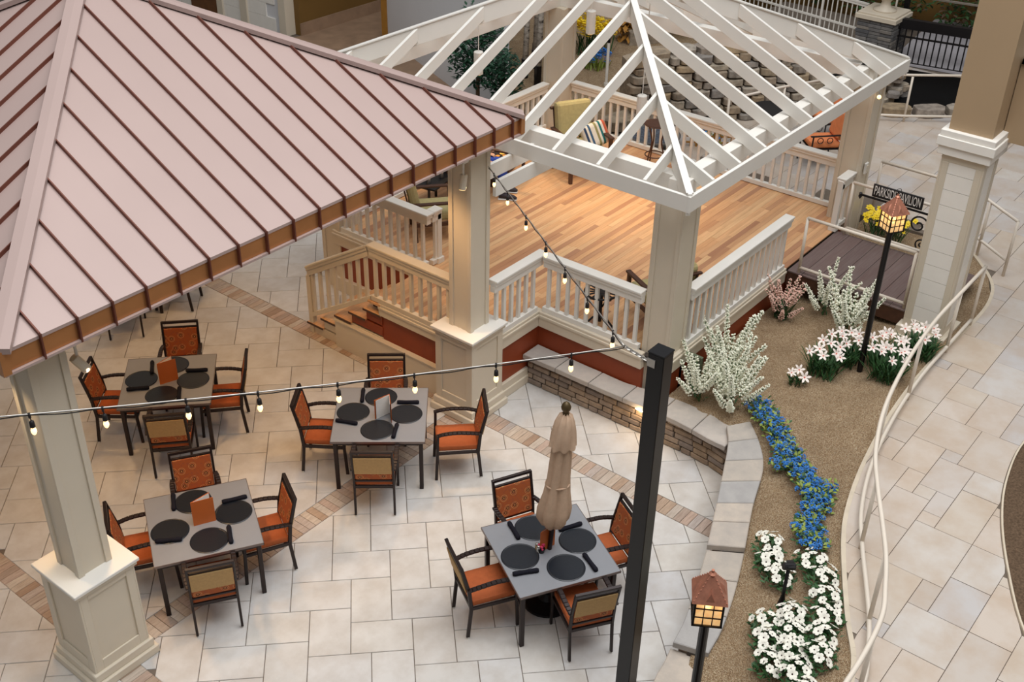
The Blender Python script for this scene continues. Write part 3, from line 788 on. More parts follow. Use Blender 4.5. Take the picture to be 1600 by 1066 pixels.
# ================================================================== WHITE PERGOLA
def square_column(label, cx, cy, z0, z1, w=0.40):
    r = thing('square_column', label, 'column', (cx, cy, z0)); shaft(r, cx, cy, z0, z1, w, M['cream'], 0.07); return r
square_column('square cream column at the front corner of the white pergola, behind the black post', 11.02, 6.08, 0.40, 3.24)
square_column('square cream column at the right corner of the pergola with a white outlet box', 16.18, 5.97, 0.60, 3.24)
square_column('square cream column at the back corner of the pergola deck', 16.18, 11.62, 0.85, 3.24)
square_column('square cream column at the left end of the deck behind the stairs', 10.8, 11.75, 0.0, 3.24)
ob = thing('outlet_box', 'small white outlet box fixed on the right pergola column', 'outlet box', (16.16, 5.76, 1.9))
MB().box2((16.1, 5.735, 1.82), (16.2, 5.77, 2.0)).build('cover', M['plastic'], ob, bevel=0.008); MB().box2((16.125, 5.725, 1.86), (16.175, 5.736, 1.9)).build('socket', M['cream'], ob); MB().box2((16.125, 5.725, 1.92), (16.175, 5.736, 1.96)).build('socket', M['cream'], ob)

pg = thing('pergola', 'open white hipped timber pergola roof over the deck', 'pergola', (13.6, 8.86, 3.3))
PX0, PX1, PY0, PY1 = 10.45, 16.75, 5.62, 12.08; PZ = 3.5; S = 0.45; cx, cy = 13.6, 8.85
def pz(d): return PZ + S * d
for a, b in (((PX0, PY0 + .022), (PX1, PY0 + .022)), ((PX0, PY1 - .022), (PX1, PY1 - .022)), ((PX0 + .022, PY0 + .0445), (PX0 + .022, PY1 - .0445)), ((PX1 - .022, PY0 + .0445), (PX1 - .022, PY1 - .0445))):
    MB().plumb(a + (PZ,), b + (PZ,), 0.2, 0.044).build('fascia_board', M['white'], pg, bevel=0.003)
HW = 3.15
for (px, py) in ((PX0, PY0), (PX1, PY0), (PX1, PY1), (PX0, PY1)):
    ex = cx + (0.02 if px > cx else -0.02); d = abs(px - ex); ey = py + (d if py < cy else -d)
    dr = Vector((ex - px, ey - py, 0)).normalized()
    MB().plumb((px + dr.x * .03, py + dr.y * .03, pz(0.02) + .02), (ex, ey, pz(d) + .02), 0.27, 0.05).build('hip_rafter', M['white'], pg, bevel=0.003)
    a_ = Vector((px, py, pz(0) + .028)) + dr * .05; MB().bar(a_, (ex, ey, pz(d) + .028), 0.085, 0.016).build('hip_cap', M['white'], pg)
H_ = 0.185; T_ = 0.045
def rafters(n, start, step, fn, lim):
    for k in range(n):
        s = start + step * k
        dm = lim(s)
        if dm < 0.15: continue
        p0, p1 = fn(s, 0.035), fn(s, dm - 0.03)
        MB().plumb(p0 + (pz(0.035),), p1 + (pz(dm - 0.03),), H_, T_).build('rafter', M['white'], pg, bevel=0.003)
rafters(9, 11.02, 0.632, lambda s, d: (s, PY0 + d), lambda s: min(s - PX0, PX1 - s, HW))
rafters(9, 11.02, 0.632, lambda s, d: (s, PY1 - d), lambda s: min(s - PX0, PX1 - s, HW))
rafters(9, 6.26, 0.655, lambda s, d: (PX0 + d, s), lambda s: min(s - PY0, PY1 - s, HW))
rafters(9, 6.26, 0.655, lambda s, d: (PX1 - d, s), lambda s: min(s - PY0, PY1 - s, HW))
for a, b in (((10.82, 6.05), (16.38, 6.05)), ((10.82, 11.68), (16.38, 11.68)), ((11.0, 5.9), (11.0, 11.8)), ((16.2, 5.9), (16.2, 11.8))):
    MB().plumb(a + (3.46,), b + (3.46,), 0.22, 0.16).build('plate_beam', M['white'], pg, bevel=0.004)
for yy in (7.835, 8.20):
    MB().plumb((9.70, yy, 3.29), (10.95, yy, 3.29), 0.195, 0.05).build('tie_beam', M['white'], pg, bevel=0.003)
for i, (px, py, pz_) in enumerate(((13.55, 11.30, 3.14), (14.18, 8.63, 2.91), (15.0, 10.19, 3.69))):
    r = thing('pendant_lamp', ['white cylinder pendant hanging in front of the ficus at the left of the pergola', 'white cylinder pendant hanging right beside the front hip rafter', 'white cylinder pendant hanging near the top against yellow flowers'][i], 'pendant lamp', (px, py, pz_), group='pergola pendants')
    MB().lathe([(.06, 0), (.06, .03)], (px, py, (3.655, 4.43, 4.06)[i]), 14).build('ceiling_rose', M['plastic'], r); MB().tube([(px, py, pz_), (px, py, (3.80, 4.45, 4.12)[i])], 0.008, 6).build('cord', M['plastic'], r)
    MB().lathe([(0.075, -0.36), (0.075, -0.01), (0.068, 0.0), (0.01, 0.005)], (px, py, pz_), 16).build('shade', M['plastic'], r)
    MB().lathe([(0.06, -0.355), (0.06, -0.35)], (px, py, pz_ - 0.012), 12).build('diffuser', M['bulb'], r)
    spot('pendant_light', (px, py, pz_ - 0.4), (px, py, 1), 55, WARM, 120, 0.7, 0.06)

# ================================================================== RAILINGS
def rail_run(root, p0, p1, za, zb, mat, step=0.155, post0=False, post1=False, base=True, ext=(0, 0)):
    """za / zb: floor height under each end"""
    p0 = Vector(p0); p1 = Vector(p1); d = (p1 - p0); L = d.length; u = d / L
    def P(s, z): q = p0 + u * s; return (q.x, q.y, za + (zb - za) * s / L + z)
    MB().plumb(P(-ext[0], .87), P(L + ext[1], .87), .035, .15).build('top_cap', mat, root, bevel=.006)
    MB().plumb(P(-ext[0] * .8, .836), P(L + ext[1] * .8, .836), .05, .118).build('cap_moulding', mat, root, bevel=.004)
    MB().plumb(P(-ext[0] * .6, .787), P(L + ext[1] * .6, .787), .092, .085).build('top_rail', mat, root, bevel=.004)
    if base: MB().plumb(P(0, .085), P(L, .085), .075, .075).build('bottom_rail', mat, root, bevel=.004)
    n = max(1, int(round(L / step)))
    for k in range(n):
        s = L * (k + .5) / n; zb_ = .08 if base else .0
        MB().bar(P(s, zb_), P(s, .72), .047, .047, (u.x, u.y, 0)).build('baluster', mat, root, bevel=.003)
    for s, f in ((0.03, post0), (L - 0.03, post1)):
        if f: MB().bar(P(s, 0), P(s, .83), .085, .085, (u.x, u.y, 0)).build('post', mat, root, bevel=.004); MB().bar(P(s, 0), P(s, .09), .13, .13, (u.x, u.y, 0)).build('post_base', mat, root, bevel=.006)
r = thing('deck_railing', 'white deck railing turning a corner above the brick seat wall', 'railing', (10.6, 7.2, DZ))
rail_run(r, (9.77, 7.90), (10.70, 7.90), DZ, DZ, M['white'], ext=(0, .14)); rail_run(r, (10.77, 7.82), (10.79, 6.30), DZ, DZ, M['white'])
r = thing('deck_railing', 'white deck railing to the right of the front pergola column, above the white flowering shrubs', 'railing', (12.6, 5.9, DZ))
rail_run(r, (11.24, 5.90), (13.95, 5.90), DZ, DZ, M['white'])
r = thing('deck_railing', 'white deck railing along the right side of the deck in front of the orange chair', 'railing', (16.33, 8.8, DZ))
rail_run(r, (16.33, 6.2), (16.33, 11.4), DZ, DZ, M['white'])
r = thing('deck_railing', 'white deck railing along the back of the deck behind the khaki armchair', 'railing', (13.5, 11.7, DZ))
rail_run(r, (11.02, 11.72), (15.95, 11.72), DZ, DZ, M['white'])
r = thing('deck_railing', 'white railing on the inner side of the stairs ending in a short return post', 'railing', (10.65, 10.7, DZ))
rail_run(r, (10.66, 11.55), (10.66, 9.82), DZ, DZ, M['white'], ext=(0, .075)); rail_run(r, (10.737, 9.82), (10.92, 9.82), DZ, DZ, M['white'], 0.3, post1=True)
r = thing('deck_railing', 'short white newel railing at the bridge beside the right pergola column', 'railing', (15.75, 5.86, DZ))
rail_run(r, (15.58, 5.88), (15.97, 5.88), DZ, DZ, M['white'], 0.16, post0=True)
r = thing('stair_railing', 'cream stair railing running level then sloping down to the patio', 'railing', (9.5, 9.8, 0))
rail_run(r, (9.50, 8.32), (9.50, 9.78), DZ, DZ, M['cream']); rail_run(r, (9.50, 9.80), (9.50, 11.05), DZ - .02, 0.24, M['cream'])
MB().bar((9.50, 11.04, 0), (9.50, 11.04, 0.95), .08, .08, (1, 0, 0)).build('post', M['cream'], r, bevel=.004)

# tubular handrails at the bridge and walkway
def tube_rail(name, label, runs, posts, rad=0.024):
    a = runs[0][0]; r = thing(name, label, 'handrail', (a[0], a[1], posts[0][2] if posts else a[2]))
    for run in runs: MB().tube(run, rad, 10).build('rail', M['steelpost'], r, smooth=True)
    for (x, y, z0, z1) in posts: MB().tube([(x, y, z0), (x, y, z1)], rad * .95, 10).build('post', M['steelpost'], r, smooth=True)
    return r
tube_rail('bridge_handrail', 'cream tube handrail on the near side of the plank bridge above pink flowers', [[(14.06, 5.68, 1.87), (14.06, 4.1, 1.87)], [(14.06, 5.68, 1.08), (14.06, 4.1, 1.08)]], [(14.06, 5.68, 0.98, 1.87), (14.06, 4.1, 0.98, 1.87)])
tube_rail('bridge_handrail', 'cream tube handrail on the far side of the plank bridge by the yellow flowers', [[(15.62, 5.7, 1.87), (15.62, 4.1, 1.87)], [(15.62, 5.7, 1.12), (15.62, 4.1, 1.12)]], [(15.62, 5.7, 0.98, 1.87), (15.62, 4.1, 0.98, 1.87)])
tube_rail('garden_handrail', 'cream tube rail around the yellow flower bed behind the hanging sign', [[(16.95, 5.8, 1.74), (16.95, 4.4, 1.74), (16.2, 3.42, 1.74)], [(16.95, 5.8, 1.1), (16.95, 4.4, 1.1), (16.2, 3.42, 1.1)]], [(16.95, 5.8, WZ, 1.74), (16.95, 4.4, WZ, 1.74), (16.6, 3.95, WZ, 1.74), (16.2, 3.42, WZ, 1.74)])
lowp = [(5.6, 1.70), (6.4, 1.71), (7.1, 1.73), (7.6, 1.79), (7.95, 1.91), (8.34, 2.07), (8.75, 2.28), (9.22, 2.53), (9.77, 2.79), (10.57, 3.03), (11.59, 3.20), (12.64, 3.29), (13.6, 3.30), (14.5, 3.30)]
sm = smoothline(lowp, 5)
tube_rail('walkway_handrail', 'long curving cream tube rail along the gravel bed edge of the walkway', [[(p.x, p.y, 1.76) for p in sm], [(p.x, p.y, 0.94) for p in sm]],
          [(sm[k].x, sm[k].y, WZ, 1.76) for k in (1, 12, 25, 36, 46, 53, 60, 65)])
# ================================================================== BIG SIDED COLUMN, PARAPET
bc = thing('siding_column', 'tall white sided column with cream frame and beige upper shaft beside the walkway', 'column', (14.15, 3.74, 0.7))
a0, a1, b0, b1 = 13.90, 14.42, 3.48, 4.02
MB().box2((a0 + .02, b0 + .02, 0.6), (a1 - .02, b1 - .02, 3.4)).build('core', M['cream'], bc)
z = 0.98
k = 0
while z < 3.28:
    h = min(0.215, 3.30 - z)
    for (p, q) in (((a0 + .004, b0 + .1, z), (a0 + .03, b1 - .1, z + h - .006)), ((a0 + .1, b0 + .004, z), (a1 - .1, b0 + .03, z + h - .006))):
        MB().box2(p, q).build('siding_board', M['siding'], bc)
    z += 0.215
for sx, x in ((1, a0), (-1, a1)):
    for sy, yv in ((1, b0), (-1, b1)):
        mb = MB(); mb.box2((x - sx * .005, yv - sy * .005, .98), (x + sx * .1, yv + sy * .02, 3.28)); mb.box2((x - sx * .005, yv + sy * .02, .98), (x + sx * .02, yv + sy * .1, 3.28)); mb.build('corner_board', M['cream'], bc, bevel=.004)
for (zz, h) in ((3.28, .1), (.8, .18)):
    MB().box2((a0 - .004, b0 - .004, zz), (a1 + .004, b1 + .004, zz + h)).build('frame_rail', M['cream'], bc, bevel=.004)
for (e, z0_, z1_) in ((.10, .55, .74), (.065, .74, .86), (.06, 3.38, 3.50), (.09, 3.50, 3.62), (.07, 3.62, 3.70)):
    MB().box2((a0 - e, b0 - e, z0_), (a1 + e, b1 + e, z1_)).build('moulding', M['cream'] if z0_ < 1 else M['siding'], bc, bevel=.006)
MB().box2((a0 + .0, b0 + .0, 3.70), (a1 - .05, b1 - .0, 9.5)).build('upper_shaft', M['beige'], bc)
pr = struct(MB().box2((14.28, -3, 3.57), (14.42, 3.47, 4.56)).build('wall_right_parapet', M['beige']))
pt = thing('planter_tray', 'pale planter tray with dark foliage on top of the beige parapet at the right edge', 'planter', (14.4, 3.2, 4.56))
mb = MB(); mb.box2((14.24, 2.4, 4.56), (14.30, 3.46, 4.62)); mb.box2((14.24, 3.40, 4.56), (14.7, 3.46, 4.62)); mb.box2((14.24, 2.4, 4.56), (14.7, 3.46, 4.572)); mb.build('tray', M['plastic'], pt)
mb = MB(); rr = random.Random(2)
for _ in range(120):
    x, yy, zz = rr.uniform(14.34, 14.66), rr.uniform(2.5, 3.36), 4.575 + rr.random() * .16; a = rr.random() * 6.28
    mb.add([(x, yy, zz), (x + .06 * cos(a + .4), yy + .06 * sin(a + .4), zz + .03), (x + .11 * cos(a), yy + .11 * sin(a), zz + .02), (x + .06 * cos(a - .4), yy + .06 * sin(a - .4), zz + .03)], [(0, 1, 2, 3)])
o = mb.build('foliage', M['leaf'], pt); o['kind'] = 'stuff'

# ================================================================== BLACK POST AND STRING LIGHTS
bp = thing('black_post', 'tall square black steel post in the foreground carrying the string lights', 'post', (6.505, 3.60, 0))
MB().box2((6.4325, 3.5275, 0), (6.5775, 3.6725, 4.255)).build('shaft', M['black'], bp, bevel=.006)
MB().box2((6.429, 3.524, 4.255), (6.581, 3.676, 4.27)).build('post_cap', M['black'], bp, bevel=.003)
MB().box2((6.425, 3.60, 4.14), (6.433, 3.67, 4.21)).build('bracket', M['steel'], bp)
MB().box2((6.365, 3.46, 0), (6.645, 3.74, .012)).build('base_plate', M['black'], bp)
NODE = Vector((6.475, 3.91, 4.19))
ch = thing('support_chain', 'short steel chain joining the black post to the string light cables', 'chain', (6.45, 3.78, 4.18))
p, q = Vector((6.43, 3.655, 4.18)), NODE
for k in range(9):
    c = p.lerp(q, (k + .5) / 9); d = (q - p).normalized(); s_ = d.cross(Vector((0, 0, 1))).normalized() if k % 2 else Vector((0, 0, 1)); pts = []
    for j in range(9):
        t = 2 * pi * j / 8; pts.append(c + d * (.024 * cos(t)) + s_ * (.013 * sin(t)))
    MB().tube(pts, .005, 5, cap=False).build('link', M['steel'], ch)
def string(label, end, sag, ts, grp):
    r = thing('string_light', label, 'string light', tuple(NODE), group=None)
    f = lambda t: NODE + (end - NODE) * t - Vector((0, 0, sag * 4 * t * (1 - t)))
    n = 40
    MB().tube([f(k / n) for k in range(n + 1)], .0055, 6).build('support_wire', M['steel'], r, smooth=True)
    wv = lambda t: f(t) + Vector((0, 0, -.014 - .006 * sin(t * 70)))
    MB().tube([wv(k / 120) for k in range(121)], .0042, 5).build('cable', M['cable'], r, smooth=True)
    for t in ts:
        c = f(t)
        mb = MB(); mb.tube([c + Vector((0, 0, .008)), c + Vector((0, 0, -.03))], .009, 6); mb.tube([c + Vector((0, 0, -.03)), c + Vector((.004, 0, -.056))], .004, 5)
        mb.lathe([(.006, 0), (.016, -.01), (.018, -.05), (.014, -.055)][::-1], (c.x + .004, c.y, c.z - .052), 10)
        so = mb.build('socket', M['cable'], r, smooth=True)
        MB().lathe([(.003, -.062), (.012, -.054), (.019, -.036), (.019, -.024), (.012, 0)], (c.x + .004, c.y, c.z - .106), 10).build('bulb', M['bulb'], so, smooth=True)
string('string of bulbs running left from the black post across the dining tables', Vector((2.25, 6.378, 4.67)), .05, [0.0923, 0.2181, 0.3476, 0.4629, 0.5766, 0.6747, 0.7824, 0.8725], 's')
string('string of bulbs running up from the black post to the pergola beside the copper roof', Vector((9.62, 7.86, 3.5)), .0, [0.0573, 0.199, 0.3403, 0.4769, 0.6362, 0.8047, 0.9412], 's')
r = thing('single_bulb', 'small lit bulb on a hook at the top of the right pergola column', 'bulb', (15.95, 5.72, 3.12))
MB().tube([(15.98, 5.77, 3.2), (15.97, 5.72, 3.19), (15.96, 5.70, 3.15)], .006, 6).build('hook', M['steel'], r); MB().sphere((15.96, 5.70, 3.11), .032, 10, 6).build('globe', M['bulb'], r, smooth=True)

# ================================================================== LANTERN POSTS, SIGN, STAKE LIGHT
def lantern(label, x, y, zb, zl, yaw, chain):
    r = thing('lamp_post', label, 'lamp post', (x, y, zb))
    MB().tube([(x, y, zb - .1), (x, y, zl - .02)], .037, 14).build('pole', M['black'], r, smooth=False)
    MB().lathe([(.05, 0), (.05, .03), (.075, .05), (.075, .06)], (x, y, zl - .06), 12).build('collar', M['black'], r)
    MB().lathe([(.06, 0), (.06, .12), (.04, .16)], (x, y, zb - .08), 12).build('foot', M['black'], r)
    hw = .102; hh = .255
    def T(u, v, z): c_, s_ = cos(yaw), sin(yaw); return (x + u * c_ - v * s_, y + u * s_ + v * c_, z)
    MB().box((x, y, zl + .006), (2 * hw + .02, 2 * hw + .02, .014), yaw).build('floor_plate', M['black'], r)
    for k in range(4):
        a = yaw + k * pi / 2; ca, sa = cos(a), sin(a)
        fr = MB()
        def Q(u, d, z): return (x + ca * d - sa * u, y + sa * d + ca * u, z)
        fr.bar(Q(-hw, hw, zl), Q(-hw, hw, zl + hh), .016, .016, (ca, sa, 0))
        for uu in (-hw / 3, hw / 3): fr.bar(Q(uu, hw, zl), Q(uu, hw, zl + hh), .008, .008, (ca, sa, 0))
        for zz in (0.0, hh / 3, 2 * hh / 3, hh): fr.bar(Q(-hw, hw, zl + zz), Q(hw, hw, zl + zz), .009, .009)
        f_ = fr.build('muntin_frame', M['black'], r)
        for i in range(3):
            for j in range(3):
                u0 = -hw + 2 * hw * (i + .5) / 3; z0_ = zl + hh * (j + .5) / 3
                MB().box(Q(u0, hw - .004, z0_), (.003, 2 * hw / 3 - .008, hh / 3 - .008), a).build('pane', M['pane'], f_)
    rw = .132; zt = zl + hh; ap = zt + .165
    base = [T(-rw, -rw, zt - .02), T(rw, -rw, zt - .02), T(rw, rw, zt - .02), T(-rw, rw, zt - .02)]; top = [T(-.02, -.02, ap), T(.02, -.02, ap), T(.02, .02, ap), T(-.02, .02, ap)]
    MB().add(base + top, [(3, 2, 1, 0), (4, 5, 6, 7)] + [(i, (i + 1) % 4, (i + 1) % 4 + 4, i + 4) for i in range(4)]).build('lantern_roof', M['lantern'], r, bevel=.004)
    for k in range(4):
        a = yaw + k * pi / 2; ca, sa = cos(a), sin(a)
        def Q2(u, d, z): return (x + ca * d - sa * u, y + sa * d + ca * u, z)
        d0 = .118; z0_ = zt + .005
        MB().add([Q2(-.032, d0, z0_), Q2(.032, d0, z0_), Q2(0, d0 - .02, z0_ + .06), Q2(0, .04, z0_ + .11)], [(0, 1, 2), (0, 2, 3), (1, 3, 2), (0, 3, 1)]).build('roof_vent', M['lantern'], r)
        rv = MB()
        for t in range(1, 8):
            u = t / 8.0; p = Vector(base[k]).lerp(Vector(top[k]), u); rv.sphere(tuple(p), .006, 6, 3)
        rv.build('rivets', M['lantern'], r)
    MB().lathe([(.025, 0), (.03, .015), (.012, .03), (.012, .05)], (x, y, ap - .005), 10).build('finial', M['lantern'], r)
    if chain: MB().tube([(x + .035 * cos(t) * cos(yaw), y + .035 * cos(t) * sin(yaw), ap + .078 + .035 * sin(t)) for t in [2 * pi * j / 14 for j in range(15)]], .004, 5, cap=False).build('ring', M['iron'], r)
    MB().lathe([(.02, 0), (.034, .05), (.03, .11), (.012, .14)], (x, y, zl + .09), 10).build('lamp_bulb', M['lampglow'], r, smooth=True)
    point('lantern_light', (x, y, zl + .2), 5, WARM, .04)
FY = atan2(0.6127, 0.7903)
lantern('copper roofed lantern on a black post among the lilies, in front of the black sign', 12.63, 4.05, .62, 2.79, FY + pi / 2 + radians(20), True)
lantern('copper roofed lantern on a black post at the bottom beside the stone wall', 5.73, 2.56, .45, 2.74, FY + pi / 2 - radians(6), False)
sl = thing('stake_light', 'short dark stake light standing among white flowers', 'garden light', (8.31, 2.93, .6))
mb = MB(); mb.lathe([(.045, 0), (.042, .03), (.018, .16), (.018, .52)], (8.31, 2.93, .58), 12); mb.build('stake', M['iron'], sl, smooth=True)
MB().tube([(8.27, 2.97, 1.13), (8.36, 2.89, 1.11)], .04, 12).build('lamp_head', M['iron'], sl, bevel=.004); MB().box((8.33, 2.92, 1.14), (.11, .07, .012), FY).build('hood', M['iron'], sl)

sg = thing('hanging_sign', 'black sign lettered PARKSIDE PAVILION on a scrolled iron bracket behind the copper lantern', 'sign', (15.27, 4.6, 1.0))
ya, yb = 5.27, 4.52; X_ = 15.27
MB().box2((X_ - .012, yb, 1.91), (X_ + .012, ya, 2.105)).build('board', M['sign'], sg, bevel=.003)
MB().bar((X_, 5.42, 1.88), (X_, 4.30, 1.88), .025, .025).build('bracket_bar', M['iron'], sg)
MB().lathe([(.004, -.07), (.028, -.03), (.02, 0), (.026, .02), (.004, .04)], (X_, 5.44, 1.88), 8).build('bar_finial', M['iron'], sg)
MB().bar((X_, 4.28, .7), (X_, 4.28, 2.22), .05, .05, (1, 0, 0)).build('sign_post', M['iron'], sg)
def scroll(c, r0, r1, a0_, turns, n=30): return [(X_, c[0] + (r0 + (r1 - r0) * k / n) * cos(a0_ + turns * 2 * pi * k / n), c[1] + (r0 + (r1 - r0) * k / n) * sin(a0_ + turns * 2 * pi * k / n)) for k in range(n + 1)]
MB().tube(scroll((4.52, 1.68), .02, .15, 0.5, 1.4), .014, 6).build('scroll', M['iron'], sg); MB().tube(scroll((4.42, 1.40), .02, .09, 1.0, -1.3), .012, 6).build('scroll', M['iron'], sg)
MB().tube(scroll((4.80, 1.81), .01, .05, 0, 1.2), .011, 6).build('scroll', M['iron'], sg)
cu = bpy.data.curves.new('sign_text', 'FONT'); cu.body = 'PARKSIDE PAVILION'; cu.size = .20; cu.align_x = 'CENTER'; cu.align_y = 'CENTER'; cu.extrude = .003
to = bpy.data.objects.new('sign_text', cu); COL.objects.link(to); to.parent = sg; cu.materials.append(M['letters'])
to.rotation_euler = Euler((radians(90), 0, radians(-90))); to.location = (X_ - .016 - 15.27, (ya + yb) / 2 - 4.6, 2.008 - 1.0)
bpy.context.view_layer.update()
me_t = bpy.data.meshes.new_from_object(to.evaluated_get(bpy.context.evaluated_depsgraph_get()))
wd_ = to.dimensions.x; lm = place('lettering', me_t, sg); lm.rotation_euler = to.rotation_euler; lm.location = to.location; lm.scale = (0.69 / max(.01, wd_), 1.0, 1.0); lm['kind'] = 'stuff'
bpy.data.objects.remove(to)

# ================================================================== DINING SETS
def make_chair():
    t = thing('dining_armchair', '-', 'chair')
    fr = M['frame']
    for s in (-1, 1):
        y = s * .228
        MB().tube([(-.275, y, 0), (-.268, y, .02)], .014, 8).build('foot_cap', M['plastic'], t)
        mb = MB(); mb.bar((-.275, y, 0.015), (-.235, y, .42), .026, .038, (1, 0, 0)); mb.bar((-.237, y, .40), (-.262, y, .66), .026, .040, (1, 0, 0)); mb.bar((-.260, y, .645), (-.345, y, 1.0), .026, .036, (1, 0, 0)); mb.build('back_post', fr, t, bevel=.004)
        mb = MB(); mb.bar((.275, y * 1.03, 0), (.255, y * 1.05, .42), .026, .036, (1, 0, 0)); mb.bar((.256, y * 1.05, .41), (.25, y * 1.09, .672), .026, .034, (1, 0, 0)); mb.build('leg', fr, t, bevel=.004)
        yy = s * .25; pts = smoothline([(.27, yy, .672), (.17, yy, .70), (.02, yy, .712), (-.14, yy, .70), (-.275, s * .236, .672)], 3); mb = MB()
        for a, b in zip(pts, pts[1:]): mb.bar(a, b, .052, .028)
        mb.build('armrest', fr, t, bevel=.005)
    mb = MB()
    for s in (-1, 1): mb.bar((-.24, s * .228, .405), (.26, s * .238, .405), .024, .04)
    mb.bar((-.235, -.228, .405), (-.235, .228, .405), .024, .04); mb.bar((.255, -.238, .405), (.255, .238, .405), .024, .04); mb.build('seat_frame', fr, t, bevel=.003)
    mb = MB(); mb.box((.012, 0, .462), (.50, .452, .074)); mb.build('seat_cushion', M['seat'], t, bevel=.022, seg=2)
    MB().bar((-.344, -.24, .985), (-.344, .24, .985), .034, .036, (-.23, 0, .97)).build('top_rail', fr, t, bevel=.004)
    MB().bar((-.328, -.222, .918), (-.328, .222, .918), .028, .024, (-.23, 0, .97)).build('cross_rail', fr, t, bevel=.003)
    MB().bar((-.250, -.222, .51), (-.250, .222, .51), .028, .026, (-.23, 0, .97)).build('cross_rail', fr, t, bevel=.003)
    d = Vector((-.345 + .26, 0, 1.0 - .645)).normalized(); nrm = Vector((d.z, 0, -d.x))
    a = Vector((-.247, 0, .525)); b = Vector((-.328, 0, .908))
    MB().bar(a + nrm * .006, b + nrm * .006, .425, .034, nrm).build('back_cushion', M['fabric'], t, bevel=.012, seg=2)
    MB().bar(a.lerp(b, .30) - nrm * .018, b - nrm * .018, .425, .012, nrm).build('back_panel', M['tan'], t, bevel=.003)
    return t
proto = make_chair()
first = [True]
def chair(x, y, deg, label):
    c = proto if first[0] else dup(proto, (0, 0, 0))
    first[0] = False
    c.location = (x, y, 0); c.rotation_euler = (0, 0, radians(deg)); c['label'] = label; c['group'] = 'orange dining armchairs'
    return c
def make_table():
    t = thing('dining_table', '-', 'table'); h = .555
    MB().box2((-h, -h, .715), (h, h, .74)).build('tabletop', M['table'], t, bevel=.003)
    mb = MB()
    for k in range(4):
        a = k * pi / 2; mb.box((cos(a) * h, sin(a) * h, .7275), (.006, 2 * h + .006, .028), a)
    mb.build('edge_band', M['tedge'], t)
    for sx in (-1, 1):
        for sy in (-1, 1):
            MB().bar((sx * .50, sy * .50, 0), (sx * .505, sy * .505, .70), .048, .048, (1, 0, 0)).build('leg', M['frame'], t, bevel=.005)
            mb = MB(); mb.bar((sx * .50, sy * .50, .48), (sx * .26, sy * .50, .69), .03, .03); mb.build('brace', M['frame'], t)
    for a, b in (((-.5, -.5), (.5, -.5)), ((-.5, .5), (.5, .5)), ((-.5, -.5), (-.5, .5)), ((.5, -.5), (.5, .5))): MB().bar(a + (.685,), b + (.685,), .03, .055).build('apron', M['frame'], t)
    return t
tp = make_table(); tfirst = [True]
MATM = MB().lathe([(.197, 0), (.2, .004), (.19, .009), (.18, .0065), (.01, .0065)], (0, 0, 0), 40).build('placemat', M['mat'], smooth=False).data
bpy.data.objects.remove(bpy.data.objects['placemat'])
def roll():
    mb = MB(); pts = [(x, 0, .02) for x in (-.135, -.115, -.04, .03, .11, .135)]; mb.tube(pts, [.02, .027, .024, .023, .027, .022], 10)
    for z_ in (-.05, .0): mb.tube([(z_, 0, .02), (z_ + .006, 0, .02)], .0235, 10)
    return mb
NAPM = roll().build('napkin_roll', M['napkin'], smooth=True).data
bpy.data.objects.remove(bpy.data.objects['napkin_roll'])
TBL = {}
NAMES = {'near': 'near', 'far': 'far', 'left': 'left', 'right': 'right'}
def setting(key, where, x, y, deg, mats, naps, menu):
    """table with four placemats and napkin rolls; local -x faces the camera side, +y is the picture's left"""
    global tp
    t = tp if tfirst[0] else dup(tp, (0, 0, 0)); tfirst[0] = False
    t.location = (x, y, 0); t.rotation_euler = (0, 0, radians(deg)); t['label'] = 'square grey topped dining table ' + where; t['group'] = 'grey dining tables'
    ca, sa = cos(radians(deg)), sin(radians(deg))
    W2 = lambda u, v: (x + u * ca - v * sa, y + u * sa + v * ca)
    for side, (u, v) in mats.items():
        px, py = W2(u, v); o = place('placemat', MATM, None, loc=(px, py, .7405))
        tag(o, 'round dark placemat on the %s side of the table %s' % (side, where), 'placemat', 'round dark placemats')
    for side, (u, v, a) in naps.items():
        px, py = W2(u, v); onm = abs(a) > 1000
        o = place('napkin_roll', NAPM, None, loc=(px, py, .7405 if not onm else .748), rz=radians(deg + (a % 1000)))
        tag(o, 'rolled dark napkin for the %s seat of the table %s' % (side, where), 'napkin', 'rolled dark napkins')
    return t, W2
def menu(label, x, y, deg, open_deg, h=.28, w=.215, z=.7405):
    r = thing('menu', label, 'menu', (x, y, z), radians(deg))
    for s in (1, -1):
        a = radians(open_deg / 2) * s; mb = MB(); mb.bar((0, 0, h / 2), (w * cos(a), w * sin(a), h / 2), .004, h); mb.build('cover', M['menu'], r, world=False)
        i = a * .86; MB().bar((.006, .0, h / 2), ((w - .01) * cos(i), (w - .01) * sin(i), h / 2), .003, h - .012).build('page', M['paper'], r, world=False)
    return r
P_ = {'near': (-.30, .05), 'far': (.30, .05), 'left': (.03, .31), 'right': (.05, -.30)}
WH = {'T2': 'in front of the deck stairs', 'T1': 'under the upper left eave', 'T3': 'beside the nearest left column', 'T4': 'with the folded umbrella'}
setting('T2', WH['T2'], 7.93, 8.13, 40, {'near': (-.318, .02), 'far': (.35, .02), 'left': (.035, .335), 'right': (.0, -.305)}, {'near': (-.36, -.196, 173), 'far': (.364, .248, 1), 'left': (-.186, .395, 75), 'right': (.221, -.32, 90)}, None)
menu('open orange menu standing on the table in front of the deck stairs', 8.02, 8.06, 40 + 158, 62)
setting('T1', WH['T1'], 6.73, 10.66, 47, {'near': (-.312, .05), 'far': (.345, -.025), 'left': (.06, .335), 'right': (-.02, -.305)}, {'near': (-.331, -.162, 3), 'far': (.30, .23, 5), 'left': (-.17, .348, 1092), 'right': (.17, -.336, 87)}, None)
